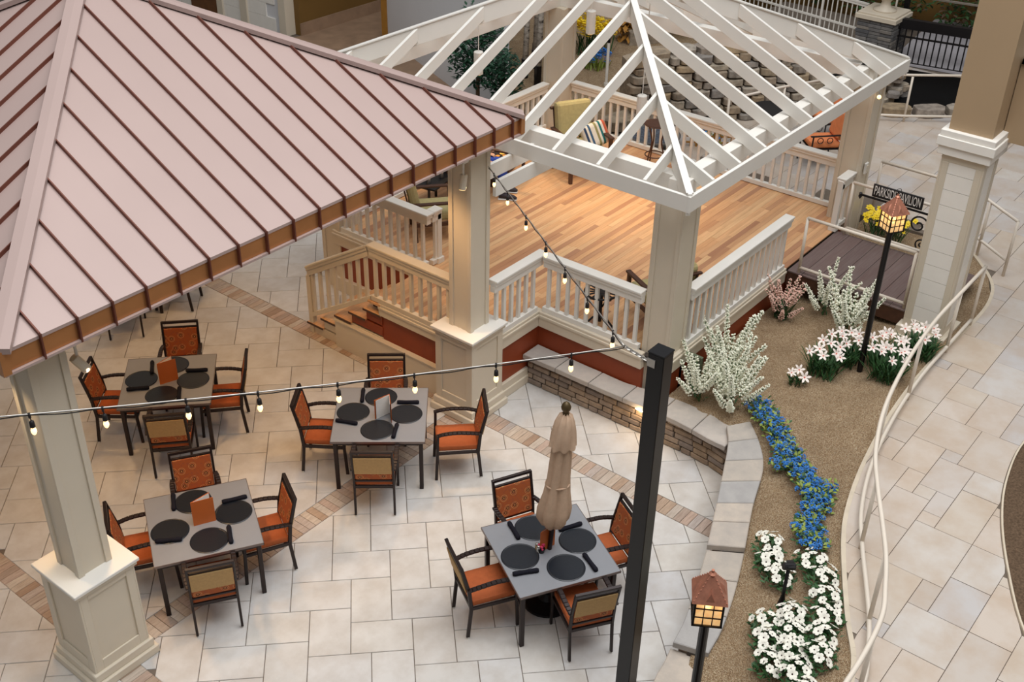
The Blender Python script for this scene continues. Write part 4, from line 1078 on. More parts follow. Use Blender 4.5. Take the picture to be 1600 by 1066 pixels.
menu('orange menu standing shut on the table under the upper left eave', 6.608, 10.664, -6, 24, .31, .235)
setting('T3', WH['T3'], 5.32, 8.24, 59, {'near': (-.333, -.028), 'far': (.345, .05), 'left': (-.06, .34), 'right': (.03, -.335)}, {'near': (-.332, -.241, 177), 'far': (.39, .252, 175), 'left': (-.22, .37, 1079), 'right': (.22, -.376, 92)}, None)
menu('orange menu standing shut on the table beside the nearest left column', 5.211, 8.240, -15, 24, .32, .235)
setting('T4', WH['T4'], 7.345, 5.13, 60, {'near': (-.319, -.048), 'far': (.355, .04), 'left': (-.007, .335), 'right': (.011, -.325)}, {'near': (-.35, -.304, 4), 'far': (.37, .255, 1), 'left': (-.252, .371, 82), 'right': (.218, -.334, 93)}, None)
o = menu('dark orange menu leaning against the umbrella pole', 7.235, 5.175, -6, 14, .27, .20)
# hidden table T5
t5 = dup(tp, (8.3, 13.85, 0), radians(52), 'grey dining table nearly hidden behind the copper eave, only its legs showing', 'grey dining tables')

chair(8.454, 7.36, 135, 'orange armchair on the right side of the table in front of the deck stairs')
chair(7.51, 8.66, -54, 'orange armchair on the left side of the table in front of the deck stairs')
chair(7.36, 7.68, 40, 'orange armchair with its tan back to the camera in front of the deck stairs')
chair(8.40, 8.50, -139, 'orange armchair on the far side of the table in front of the deck stairs')
chair(6.27, 11.09, -50, 'orange armchair on the left side of the table under the upper left eave')
chair(7.19, 10.22, 138, 'orange armchair on the right side of the table under the upper left eave')
chair(6.28, 10.06, 48, 'orange armchair on the near side of the table under the upper left eave')
chair(7.24, 11.10, -133, 'orange armchair on the far side of the table under the upper left eave')
chair(5.80, 7.87, 153, 'orange armchair on the right side of the table beside the nearest left column')
chair(4.86, 8.63, -32, 'orange armchair half hidden behind the nearest left column')
chair(4.97, 7.70, 57, 'orange armchair with its tan back to the camera beside the nearest left column')
chair(5.64, 8.75, -122, 'orange armchair on the far side of the table beside the nearest left column')
chair(6.74, 5.495, -30, 'orange armchair on the left side of the umbrella table')
chair(7.14, 4.535, 56, 'orange armchair with its tan back to the camera at the umbrella table')
chair(7.63, 5.68, -116, 'orange armchair on the far left side of the umbrella table')
chair(7.90, 4.86, 150, 'orange armchair partly behind the black post at the umbrella table')
chair(7.78, 13.14, 52, 'armchair whose two rear legs show left of the far chair under the eave')
chair(8.73, 13.17, 124, 'armchair whose legs show under the eave near the brown floor band')

# umbrella, salt shakers, flowers on T4
um = thing('patio_umbrella', 'folded tan patio umbrella standing through the middle of a dining table', 'umbrella', (7.345, 5.13, 0))
ux, uy = 7.345, 5.13; tilt = Vector((.035, -.035))
def uc(z): k = (z - .74) / 1.8; return (ux + .075 * max(0, k), uy - .065 * max(0, k), z)
MB().tube([(ux, uy, .05), uc(.74), uc(2.44)], .024, 10).build('pole', M['frame'], um)
MB().lathe([(.27, 0), (.27, .03), (.1, .06), (.05, .12)], (ux, uy, 0.001), 24).build('base', M['black'], um)
def canopy(prof, nf, amp, ph=0):
    mb = MB(); n = 64; k0 = len(mb.v)
    for i, (r_, z) in enumerate(prof):
        c = uc(z)
        for j in range(n):
            t = 2 * pi * j / n; f = 1 + amp * (min(1, (i + 1) / 3)) * (abs(sin(nf * t / 2 + ph + .15 * i)) ** .7 - .55) + .04 * sin(3 * t + i)
            mb.v.append((c[0] + r_ * f * cos(t), c[1] + r_ * f * sin(t), z + .012 * sin(nf * t + i)))
    for i in range(len(prof) - 1):
        for j in range(n):
            j2 = (j + 1) % n; mb.f.append([i * n + j2, i * n + j, (i + 1) * n + j, (i + 1) * n + j2]); mb.mi.append(0)
    return mb
canopy([(.035, 2.46), (.07, 2.38), (.088, 2.2), (.098, 1.95), (.104, 1.7), (.122, 1.5), (.155, 1.3), (.15, 1.18), (.11, 1.10), (.04, 1.07)], 6, .36).build('canopy', M['canvas'], um, smooth=True)
canopy([(.03, 2.475), (.065, 2.45), (.095, 2.36), (.115, 2.25), (.128, 2.12), (.130, 2.10)], 8, .22, .5).build('top_flap', M['canvas'], um, smooth=True)
c = uc(1.62); MB().tube([(c[0] + .118 * cos(t), c[1] + .118 * sin(t), c[2] + .01 * sin(2 * t)) for t in [2 * pi * j / 24 for j in range(25)]], .010, 6, cap=False).build('tie_strap', M['canvas'], um, smooth=True)
c = uc(2.46); MB().lathe([(.03, 0), (.036, .02), (.022, .035), (.045, .065), (.05, .095), (.036, .13), (.008, .155)], c, 14).build('finial', M['bronze'], um, smooth=True)
for i, (dx, dy, col) in enumerate(((-.085, .10, 'tan'), (-.105, .065, 'plastic'))):
    r = thing('shaker', ['pepper shaker with steel lid by the pink flowers on the umbrella table', 'salt shaker in front of the pink flowers on the umbrella table'][i], 'shaker', (ux + dx, uy + dy, .7405))
    MB().lathe([(.022, 0), (.022, .045), (.017, .06)], (ux + dx, uy + dy, .7405), 10).build('jar', M[col], r); MB().lathe([(.019, .06), (.019, .075), (.006, .084)], (ux + dx, uy + dy, .7405), 10).build('lid', M['steel'], r)
r = thing('flower_pot', 'small dark pot of pink flowers on the umbrella table', 'flower pot', (7.25, 5.17, .7405))
MB().lathe([(.03, 0), (.038, .05), (.034, .05)], (7.25, 5.165, .7405), 12).build('pot', M['black'], r)
rr = random.Random(5)
mat_pinkhot = plain('magenta_flower', (214, 60, 100), .6, 0, .2, 40)
for _ in range(14):
    a = rr.random() * 6.28; q = rr.random() * .035; MB().sphere((7.25 + q * cos(a), 5.165 + q * sin(a), .80 + rr.random() * .035), .014, 6, 4).build('flower', mat_pinkhot, r, smooth=True)
# ================================================================== PLANTS
def blade(mb, p, ang, ln, w, lift, droop, mi=0, n=4):
    """strap leaf"""
    vs = []; d = Vector((cos(ang), sin(ang), 0)); s = Vector((-sin(ang), cos(ang), 0))
    for k in range(n + 1):
        t = k / n; c = Vector(p) + d * (ln * t * lift[0]) + Vector((0, 0, ln * (lift[1] * t - droop * t * t))); ww = w * (1 - t) ** .6 * (.6 + t) * .5 if k < n else .0005
        vs += [c - s * ww, c + s * ww]
    mb.add(vs, [(2 * k, 2 * k + 1, 2 * k + 3, 2 * k + 2) for k in range(n)], mi)
def leaf(mb, p, ang, pitch, ln, w, mi=0):
    d = Vector((cos(ang) * cos(pitch), sin(ang) * cos(pitch), sin(pitch))); s = Vector((-sin(ang), cos(ang), 0)); u = d.cross(s); p = Vector(p)
    mb.add([p, p + d * ln * .45 - s * w / 2 + u * w * .12, p + d * ln, p + d * ln * .45 + s * w / 2 + u * w * .12], [(0, 1, 2), (0, 2, 3)], mi)
GR = []
def flower_mesh(npet, rad, w, cr, mats, cup=.25, name='flower', pointed=False):
    mb = MB()
    for k in range(npet):
        a = 2 * pi * k / npet; ca, sa = cos(a), sin(a); pts = []
        prof = [(cr * .6, w * .25, 0), (rad * .55, w * .5, rad * cup * .5), (rad * .85, w * (.3 if pointed else .5), rad * cup * .6), (rad, w * (.02 if pointed else .22), rad * cup * .45)]
        vs = []
        for (q, ww, z) in prof: vs += [(ca * q - sa * ww, sa * q + ca * ww, z), (ca * q + sa * ww, sa * q - ca * ww, z)]
        mb.add(vs, [(2 * i, 2 * i + 1, 2 * i + 3, 2 * i + 2) for i in range(3)], 0)
    mb.lathe([(cr, 0.001), (cr * .8, cr * .5), (.001, cr * .7)], (0, 0, rad * .03), 8, 1)
    o = mb.build(name, mats, smooth=False); me = o.data; bpy.data.objects.remove(o); return me
ANEM = flower_mesh(6, .050, .036, .0085, [M['wpetal'], M['dcenter']], .3)
LILY = flower_mesh(6, .085, .034, .012, [M['lily'], M['lilyc']], .55, pointed=True)
DAFF = flower_mesh(6, .045, .03, .016, [M['yellow'], M['yellow']], .2, pointed=True)
def head_mesh(r_, n, mat, seed):
    rr = random.Random(seed); mb = MB()
    for _ in range(n):
        a = rr.random() * 6.28; z = rr.uniform(-.5, 1); q = sqrt(max(0, 1 - z * z)); c = Vector((q * cos(a), q * sin(a), z)) * r_; s = r_ * .34
        mb.add([c + Vector((s, 0, 0)), c + Vector((0, s, 0)), c + Vector((-s, 0, 0)), c + Vector((0, -s, 0)), c + c.normalized() * s, c - c.normalized() * s], [(0, 1, 4), (1, 2, 4), (2, 3, 4), (3, 0, 4), (1, 0, 5), (2, 1, 5), (3, 2, 5), (0, 3, 5)])
    o = mb.build('head', mat); me = o.data; bpy.data.objects.remove(o); return me
BLUE = [head_mesh(.034, 26, M['blue'], k) for k in range(3)]
YEL = [head_mesh(.05, 24, M['yellow'], 7)]
def spike_mesh(L, r0, mat, seed, rows=16):
    rr = random.Random(seed); mb = MB()
    for k in range(rows):
        t = k / (rows - 1); z = L * (.12 + .88 * t); rad = r0 * (1 - .62 * t); n = 6
        for j in range(n):
            a = 2 * pi * (j + .5 * (k % 2)) / n + rr.uniform(-.25, .25); c = Vector((rad * cos(a), rad * sin(a), z + rr.uniform(-.014, .014))); s = r0 * .46 * (1 - .3 * t) * rr.uniform(.75, 1.25)
            e = Vector((cos(a), sin(a), .35)).normalized() * s; u = Vector((-sin(a), cos(a), 0)) * s; v = Vector((0, 0, s))
            mb.add([c + u, c + v, c - u, c - v, c + e, c - e], [(0, 1, 4), (1, 2, 4), (2, 3, 4), (3, 0, 4), (1, 0, 5), (2, 1, 5), (3, 2, 5), (0, 3, 5)])
    mb.tube([(0, 0, 0), (0, 0, L)], .006, 5, 1)
    o = mb.build('spike', [mat, M['leaf3']]); me = o.data; bpy.data.objects.remove(o); return me
SPIKE = [spike_mesh(l, .040, M['cspike'], k, int(l * 27)) for k, l in enumerate((.40, .50, .60))]
PSPIKE = [spike_mesh(l, .036, M['pink'], 10 + k, int(l * 30)) for k, l in enumerate((.26, .34))]

def put(name, me, parent, loc, tiltdir=0, tilt=0, spin=0, sc=1.0):
    o = place(name, me, parent); o.location = loc
    q = Matrix.Rotation(tiltdir, 4, 'Z') @ Matrix.Rotation(tilt, 4, 'Y') @ Matrix.Rotation(spin, 4, 'Z'); o.rotation_euler = q.to_euler(); o.scale = (sc, sc, sc); return o
def anemone(x, y, n, label, rad=.15, seed=0):
    rr = random.Random(seed); z = bedz(x, y); r = thing('anemone_plant', label, 'flower', (x, y, z), group='white anemones')
    mb = MB()
    for _ in range(110):
        a = rr.random() * 6.28; q = rad * sqrt(rr.random()); h = .02 + .15 * rr.random() * (1 - .5 * q / rad); leaf(mb, (q * cos(a), q * sin(a), h), rr.random() * 6.28, rr.uniform(-.2, .8), .075, .035)
    mb.build('foliage', M['leaf'], r, world=False)['kind'] = 'stuff'
    n = int(n * 1.5)
    for k in range(n):
        a = 2 * pi * (k * .382) + rr.uniform(-.3, .3); q = rad * .95 * sqrt((k + .5) / n); hz = .19 - .05 * q / rad + rr.uniform(-.015, .02)
        put('flower', ANEM, r, (q * cos(a), q * sin(a), hz), a + rr.uniform(-.8, .8), .2 + .65 * q / rad * rr.uniform(.6, 1.2), rr.random() * 6, rr.uniform(.8, 1.1))
    return r
AN = [(8.98, 3.42, 6, 'topmost of the white clumps beside the blue flowers'), (8.76, 3.30, 6, 'left of the stake light, second clump down'), (8.60, 3.10, 6, 'just left of the stake light head'),
      (8.88, 2.92, 5, 'right of the stake light below the blue flowers'), (8.72, 2.70, 6, 'second clump below the blue flowers on the right'), (8.46, 2.55, 6, 'third clump down the right hand arc'),
      (8.22, 2.43, 6, 'fourth clump down the right hand arc'), (7.98, 2.36, 6, 'fifth clump down the right hand arc'), (8.14, 2.74, 7, 'top of the big white patch below the stake light'), (7.93, 2.90, 5, 'left tip of the big white patch'),
      (7.90, 2.62, 7, 'middle of the big white patch'), (7.70, 2.76, 6, 'left edge of the big white patch, lower'), (7.66, 2.50, 7, 'centre bottom of the big white patch'), (7.74, 2.28, 6, 'right bottom of the big white patch'), (7.45, 2.62, 6, 'bottom left at the picture edge'), (7.46, 2.36, 6, 'bottom right at the picture edge'), (7.25, 2.2, 6, 'lowest, cut by the picture edge')]
for k, (x, y, n, w) in enumerate(AN): anemone(x, y, n, 'white anemone clump with dark eyes, ' + w, .165, 40 + k)
BL = [(11.12, 4.70), (10.98, 4.52), (10.85, 4.33), (10.68, 4.16), (10.52, 3.98), (10.36, 3.80), (10.20, 3.64), (10.04, 3.48), (9.88, 3.34), (9.72, 3.27), (9.50, 3.22), (9.28, 3.16), (9.16, 3.02), (10.28, 3.98), (10.02, 3.26)]
for k, (x, y) in enumerate(BL):
    rr = random.Random(80 + k); z = bedz(x, y)
    r = thing('blue_flower_plant', 'bright blue flowering plant, %s' % (['topmost of the blue ribbon near the cream shrub', 'second from the top of the blue ribbon', 'third from the top of the blue ribbon', 'fourth from the top of the blue ribbon', 'fifth from the top of the blue ribbon', 'sixth from the top of the blue ribbon', 'seventh from the top, middle of the blue ribbon', 'eighth from the top of the blue ribbon', 'ninth from the top of the blue ribbon', 'tenth from the top of the blue ribbon', 'third from the bottom of the blue ribbon', 'second from the bottom of the blue ribbon', 'lowest of the blue ribbon beside white anemones', 'straggling out on the left flank of the blue ribbon', 'straggling out on the right flank of the blue ribbon'][k]), 'flower', (x, y, z), group='blue ribbon of flowers')
    mb = MB(); small = k >= 13; R_ = .10 if small else .155
    for _ in range(85 if not small else 30):
        a = rr.random() * 6.28; q = R_ * sqrt(rr.random()) * 1.1; leaf(mb, (q * cos(a), q * sin(a), .03 + .13 * rr.random()), rr.random() * 6.28, rr.uniform(-.1, .9), .07, .04, 0 if rr.random() < .6 else 1)
    mb.build('foliage', [M['leaf2'], M['leaf']], r, world=False)['kind'] = 'stuff'
    n = 17 if not small else 7
    for j in range(n):
        a = 2 * pi * j * .382 + rr.uniform(-.4, .4); q = R_ * 1.05 * sqrt((j + .4) / n); put('flower_head', BLUE[j % 3], r, (q * cos(a), q * sin(a), .15 + rr.uniform(-.03, .05) - .05 * q / R_), a, .3, rr.random() * 6, rr.uniform(.72, 1.05))
def spire_shrub(x, y, label, n, seed, big=1.0, meshes=SPIKE, nm='flowering_shrub'):
    rr = random.Random(seed); z = bedz(x, y); r = thing(nm, label, 'shrub', (x, y, z)); mb = MB()
    for _ in range(26): leaf(mb, (rr.uniform(-.06, .06), rr.uniform(-.06, .06), rr.random() * .22), rr.random() * 6.28, rr.uniform(.2, 1.1), .10, .03)
    mb.tube([(0, 0, -.03), (.01, 0, .2)], .012, 6); mb.build('foliage', M['leaf3'], r, world=False)['kind'] = 'stuff'
    for k in range(n):
        a = 2 * pi * k * .382 + rr.uniform(-.3, .3); t = .95 * sqrt((k + .3) / n); st = .08 + .14 * rr.random() + .10 * (k % 3)
        put('flower_spike', meshes[k % len(meshes)], r, (.14 * t * cos(a), .14 * t * sin(a), st * (1 - .35 * t)), a, t * .78, rr.random() * 6, big * rr.uniform(.9, 1.15))
    return r
spire_shrub(10.98, 5.46, 'cream spired shrub at the left, in front of the front pergola column', 12, 1, 1.0)
spire_shrub(11.02, 5.02, 'cream spired shrub at the bottom right, next to the blue flowers', 13, 2, 1.05)
spire_shrub(11.25, 5.24, 'cream spired shrub in the middle of the group beneath the railing', 13, 3, 1.05)
spire_shrub(11.62, 5.46, 'cream spired shrub at the top of the group close under the railing', 14, 4, 1.15)
spire_shrub(13.82, 5.12, 'cream spired shrub in front of the plank bridge, left one', 11, 5, .85)
spire_shrub(13.42, 4.60, 'cream spired shrub in front of the plank bridge, right one behind the lantern post', 14, 6, 1.05)
pk = spire_shrub(13.45, 5.58, 'pink spired flower clump at the end of the deck railing', 16, 7, 1.0, PSPIKE, 'pink_flower_clump')
mb = MB(); rr = random.Random(8)
for _ in range(46): blade(mb, (rr.uniform(-.08, .08), rr.uniform(-.08, .08), 0), rr.random() * 6.28, .42, .035, (.45, 1.0), .25)
mb.build('strap_leaves', M['leaf'], pk, world=False)['kind'] = 'stuff'
def lily(x, y, n, label, seed, h=.46, w=.25):
    n = int(n * 1.2)
    rr = random.Random(seed); z = bedz(x, y); r = thing('lily_clump', label, 'flower', (x, y, z), group='blush lilies'); mb = MB()
    for _ in range(int(200 * w / .2 * w / .2 * .5)): blade(mb, (rr.uniform(-.7, .7) * w, rr.uniform(-.7, .7) * w, 0), rr.random() * 6.28, h * rr.uniform(.6, 1.0), .028, (.5, 1.0), .3)
    mb.build('strap_leaves', M['leaf'], r, world=False)['kind'] = 'stuff'
    for k in range(n):
        a = 2 * pi * k * .382 + rr.uniform(-.4, .4); q = w * sqrt((k + .4) / n); put('flower', LILY, r, (q * cos(a), q * sin(a), h * .95 - .35 * q + rr.uniform(-.03, .03)), rr.uniform(3.0, 4.6), .5 + .3 * rr.random(), rr.random() * 6, rr.uniform(.85, 1.1))
lily(12.33, 4.42, 7, 'blush lily clump left of the lantern post', 1); lily(12.75, 4.32, 7, 'blush lily clump just behind the lantern post', 2); lily(12.62, 3.72, 7, 'blush lily clump right of the lantern post', 3)
lily(12.98, 3.86, 7, 'blush lily clump between the lantern post and the sided column', 4); lily(13.38, 3.57, 6, 'blush lily clump at the foot of the sided column', 5); lily(11.95, 4.60, 3, 'small low blush lily furthest left', 6, .2, .12)
df = thing('daffodil_clump', 'yellow daffodil clump below the hanging sign', 'flower', (16.38, 5.32, .78)); mb = MB(); rr = random.Random(3)
for _ in range(80): blade(mb, (rr.uniform(-.16, .16), rr.uniform(-.28, .28), 0), rr.random() * 6.28, .36, .026, (.45, 1.0), .25)
mb.build('strap_leaves', M['leaf'], df, world=False)['kind'] = 'stuff'
for k in range(46): put('flower', DAFF, df, (rr.uniform(-.24, .24), rr.uniform(-.40, .40), .33 + rr.uniform(-.05, .06)), rr.uniform(2.6, 5), .6, rr.random() * 6, 1.25)
uc_ = thing('utility_cover', 'grey green utility cover standing at the foot of the front pergola column', 'utility box', (11.24, 5.74, .5))
MB().box((11.26, 5.72, .72), (.05, .20, .46)).build('cover', M['green_plastic'], uc_, bevel=.006); MB().box((11.24, 5.70, .5), (.09, .1, .12)).build('base', M['black'], uc_)

# ================================================================== DECK FURNITURE
def cushioned_chair(name, label, x, y, deg, z, frame, cush, sc=1.0, slats=True):
    t = thing(name, label, 'chair', (x, y, z), radians(deg)); k = lambda mb, n_, m_, b=.006, sm=False: mb.build(n_, m_, t, bevel=b, world=False, seg=2)
    for s in (-1, 1):
        k(MB().bar((.30, s * .31, 0), (.29, s * .31, .60), .05, .05, (1, 0, 0)), 'leg', frame); k(MB().bar((-.30, s * .31, 0), (-.32, s * .31, .60), .05, .05, (1, 0, 0)), 'leg', frame)
        k(MB().bar((.34, s * .31, .61), (-.36, s * .31, .61), .07, .03), 'armrest', frame); k(MB().bar((.3, s * .31, .28), (-.3, s * .31, .28), .03, .06), 'side_rail', frame)
    k(MB().bar((.29, -.31, .28), (.29, .31, .28), .03, .06), 'front_rail', frame)
    for j in range(6): k(MB().bar((-.34, -.25 + .1 * j, .30), (-.46, -.25 + .1 * j, .86), .03, .02, (1, 0, 0)), 'back_slat', frame, .003)
    k(MB().bar((-.46, -.31, .87), (-.46, .31, .87), .03, .05, (1, 0, 0)), 'back_rail', frame)
    k(MB().box((.02, 0, .38), (.62, .56, .14)), 'seat_cushion', cush, .045); k(MB().bar((-.27, 0, .46), (-.38, 0, .98), .56, .15, (1, 0, .2)), 'back_cushion', cush, .05)
    return t
cushioned_chair('lounge_armchair', 'khaki cushioned armchair with a striped pillow at the back of the deck', 14.78, 10.08, -118, DZ, M['wood'], M['khaki']).scale = (1.15, 1.15, 1.15)
cushioned_chair('lounge_armchair', 'khaki cushioned armchair at the stair side of the deck, right of the railing return', 11.55, 10.50, -40, DZ, M['wood'], M['khaki'])
cushioned_chair('lounge_armchair', 'khaki cushioned armchair half hidden behind the front pergola column', 11.62, 6.55, 62, DZ, M['wood'], M['khaki'])
pc = cushioned_chair('lounge_armchair', 'armchair under the seated person, mostly hidden behind the stair-side column', 12.95, 10.95, -58, DZ, M['wood'], M['khaki'])
cushioned_chair('floral_armchair', 'armchair with dark floral cushions between the tie beams', 13.75, 11.0, -75, DZ, M['wood'], M['floral'])
pl = tag(MB().box((0, 0, 0), (.16, .46, .40)).build('striped_pillow', M['stripe'], bevel=.07, seg=3), 'striped pillow resting on the khaki armchair at the back of the deck', 'pillow'); pl.location = (14.93, 9.93, DZ + .68); pl.rotation_euler = (radians(14), radians(-28), radians(-122))
tb = thing('bistro_table', 'small round dark iron table behind the front deck railing', 'table', (10.98, 7.05, DZ))
tx, ty = 10.98, 7.05
MB().tube([(tx + .22 * cos(t), ty + .22 * sin(t), DZ + .50) for t in [2 * pi * j / 28 for j in range(29)]], .014, 6, cap=False).build('rim', M['iron'], tb, smooth=True)
for j in range(14):
    a = 2 * pi * j / 14; MB().bar((tx + .05 * cos(a), ty + .05 * sin(a), DZ + .50), (tx + .215 * cos(a), ty + .215 * sin(a), DZ + .50), .03, .006).build('top_slat', M['iron'], tb)
MB().lathe([(.06, .49), (.06, .505)], (tx, ty, DZ), 14).build('hub', M['iron'], tb); MB().tube([(tx, ty, DZ + .05), (tx, ty, DZ + .49)], .026, 10).build('column', M['iron'], tb)
for j in range(3):
    a = 2 * pi * j / 3 + .5; MB().tube([Vector((tx + q * cos(a), ty + q * sin(a), DZ + z)) for q, z in ((.02, .12), (.10, .13), (.20, .05), (.24, .012))], .014, 6).build('foot', M['iron'], tb, smooth=True)
    MB().tube([Vector((tx + q * cos(a), ty + q * sin(a), DZ + z)) for q, z in ((.03, .28), (.07, .38), (.15, .42), (.19, .49))], .011, 6).build('scroll_brace', M['iron'], tb, smooth=True)
cs = thing('iron_stand', 'tall bent brown iron stand on the deck beside the front hip rafter', 'stand', (15.75, 9.25, DZ))
for j in range(3):
    a = 2 * pi * j / 3 + .9; MB().tube(smoothline([(15.75 + q * cos(a), 9.25 + q * sin(a), DZ + z) for q, z in ((.20, 0.01), (.16, .25), (.10, .5), (.16, .72), (.2, .8))], 5), .014, 6).build('leg', M['wood'], cs, smooth=True)
for zz, q in ((.8, .21), (.25, .16)): MB().tube([(15.75 + q * cos(t), 9.25 + q * sin(t), DZ + zz) for t in [2 * pi * j / 24 for j in range(25)]], .010, 6, cap=False).build('ring', M['wood'], cs, smooth=True)
MB().lathe([(.2, 0), (.2, .012)], (15.75, 9.25, DZ + .8), 20).build('shelf', M['wood'], cs)
gt = thing('coffee_table', 'low dark table with bottles behind the stair-side armchair', 'table', (12.2, 11.1, DZ))
MB().box((12.2, 11.1, DZ + .46), (.7, .5, .03), .2).build('tabletop', M['iron'], gt, bevel=.004)
for sx in (-1, 1):
    for sy in (-1, 1): MB().bar((12.2 + sx * .3, 11.1 + sy * .2, DZ), (12.2 + sx * .3, 11.1 + sy * .2, DZ + .45), .03, .03, (1, 0, 0)).build('leg', M['iron'], gt)
for i, (dx, dy) in enumerate(((-.2, -.1), (-.05, .05), (.12, -.08))):
    tag(MB().lathe([(.035, 0), (.035, .12), (.012, .17), (.012, .2)], (12.2 + dx, 11.1 + dy, DZ + .476), 10).build('bottle', M['steel'], smooth=True), ['leftmost', 'middle', 'rightmost'][i] + ' pale bottle on the low table behind the stair-side armchair', 'bottle', 'bottles on the low table')

# ---- the seated person (only trouser leg, ankle and sneaker show past the column)
def skin_body(name, verts, edges, radii, mat, parent, root=0, sub=2):
    me = bpy.data.meshes.new(name); me.from_pydata(verts, edges, []); me.materials.append(mat); o = place(name, me, parent)
    md = o.modifiers.new('skin', 'SKIN'); md.use_smooth_shade = True
    for i, r_ in enumerate(radii): me.skin_vertices[0].data[i].radius = (r_, r_)
    me.skin_vertices[0].data[root].use_root = True
    sb = o.modifiers.new('sub', 'SUBSURF'); sb.levels = sub; sb.render_levels = sub
    return o
pe = thing('person', 'person seated on the deck in blue trousers and dark sneakers, mostly hidden behind the column', 'person', (13.0, 10.87, DZ), radians(-58))
hz = .52
V = [(-.05, 0, hz), (-.08, 0, hz + .18), (-.12, 0, hz + .38), (-.12, 0, hz + .50), (-.10, 0, hz + .58), (-.08, 0, hz + .70),
     (-.11, .17, hz + .42), (-.02, .24, hz + .18), (.20, .16, hz + .12), (-.11, -.17, hz + .42), (-.02, -.24, hz + .18), (.20, -.16, hz + .12),
     (0, .10, hz), (.40, .13, hz + .02), (.44, .13, .12), (0, -.10, hz), (.40, -.13, hz + .02), (.46, -.14, .12)]
E_ = [(0, 1), (1, 2), (2, 3), (3, 4), (4, 5), (3, 6), (6, 7), (7, 8), (3, 9), (9, 10), (10, 11), (0, 12), (12, 13), (13, 14), (0, 15), (15, 16), (16, 17)]
Rr = [.13, .125, .14, .09, .05, .09, .06, .042, .03, .06, .042, .03, .09, .06, .035, .09, .06, .035]
skin_body('body', V, E_, Rr, M['skin'], pe)
skin_body('trousers', [V[0], V[12], V[13], (.44, .13, .13), V[15], V[16], (.46, -.14, .13)], [(0, 1), (1, 2), (2, 3), (0, 4), (4, 5), (5, 6)], [.155, .105, .078, .058, .105, .078, .058], M['bluecloth'], pe)
skin_body('shirt', [V[0], V[1], V[2], V[3], V[6], (-.05, .215, hz + .26), V[9], (-.05, -.215, hz + .26)], [(0, 1), (1, 2), (2, 3), (3, 4), (4, 5), (3, 6), (6, 7)], [.15, .145, .155, .1, .075, .06, .075, .06], M['floral'], pe)
MB().sphere((-.095, 0, hz + .76), .105, 14, 9, sz=1.1).build('hair', M['hair'], pe, smooth=True, world=False)
for s, fx in ((1, .45), (-1, .47)):
    for c_ in range(5): MB().tube([(.20, s * .16 + (c_ - 2) * .018, hz + .115), (.25, s * .15 + (c_ - 2) * .019, hz + .11), (.27 + .01 * (2 - abs(c_ - 2)), s * .15 + (c_ - 2) * .019, hz + .085)], .009, 6).build('finger', M['skin'], pe, smooth=True, world=False)
    mb = MB(); mb.tube([(fx - .09, s * .135, .055), (fx - .03, s * .135, .075), (fx + .06, s * .14, .06), (fx + .16, s * .145, .04), (fx + .2, s * .145, .03)], [.035, .05, .046, .04, .02], 10); sh_ = mb.build('sneaker', M['shoe'], pe, smooth=True, world=False)
    MB().box((fx + .05, s * .14, .012), (.31, .095, .024)).build('sole', M['sole'], sh_, bevel=.012, world=False)

# ================================================================== BACKGROUND
# wrought-iron chairs with orange cushions beyond the deck
def iron_chair(label, x, y, deg):
    t = thing('iron_armchair', label, 'chair', (x, y, WZ), radians(deg))
    for s in (-1, 1):
        MB().tube([(.27, s * .27, 0), (.25, s * .27, .62)], .013, 6).build('leg', M['iron'], t, world=False); MB().tube([(-.30, s * .27, 0), (-.24, s * .25, .40), (-.36, s * .24, .98)], .013, 6).build('leg', M['iron'], t, world=False)
        MB().bar((.30, s * .27, .63), (-.28, s * .26, .64), .045, .014).build('armrest', M['iron'], t, world=False)
        sc = MB()
        for cx_ in (-.05, .12): sc.tube([(cx_ + .05 * cos(q), s * .27, .55 + .05 * sin(q)) for q in [2 * pi * j / 12 for j in range(13)]], .008, 5, cap=False)
        sc.build('scroll', M['iron'], t, world=False)
    MB().box((0, 0, .45), (.54, .50, .11)).build('seat_cushion', M['orange'], t, bevel=.04, seg=2, world=False); MB().bar((-.25, 0, .52), (-.35, 0, .98), .48, .12, (1, 0, .2)).build('back_cushion', M['orange'], t, bevel=.04, seg=2, world=False)
    MB().box((0, 0, .385), (.54, .52, .02)).build('seat_frame', M['iron'], t, world=False)
iron_chair('black wrought iron armchair with orange cushions nearest the right pergola column', 18.15, 7.35, 135)
iron_chair('black wrought iron armchair with orange cushions behind the nearer orange one', 19.35, 7.75, 150)
rt = thing('iron_table', 'dark round outdoor table beside the orange cushioned chairs', 'table', (18.2, 8.3, WZ)); MB().lathe([(.5, .70), (.5, .73)], (18.2, 8.3, WZ), 28).build('tabletop', M['iron'], rt); MB().tube([(18.2, 8.3, WZ), (18.2, 8.3, WZ + .7)], .04, 10).build('pedestal', M['iron'], rt); MB().lathe([(.25, 0), (.25, .02), (.05, .06)], (18.2, 8.3, WZ), 18).build('base', M['iron'], rt)

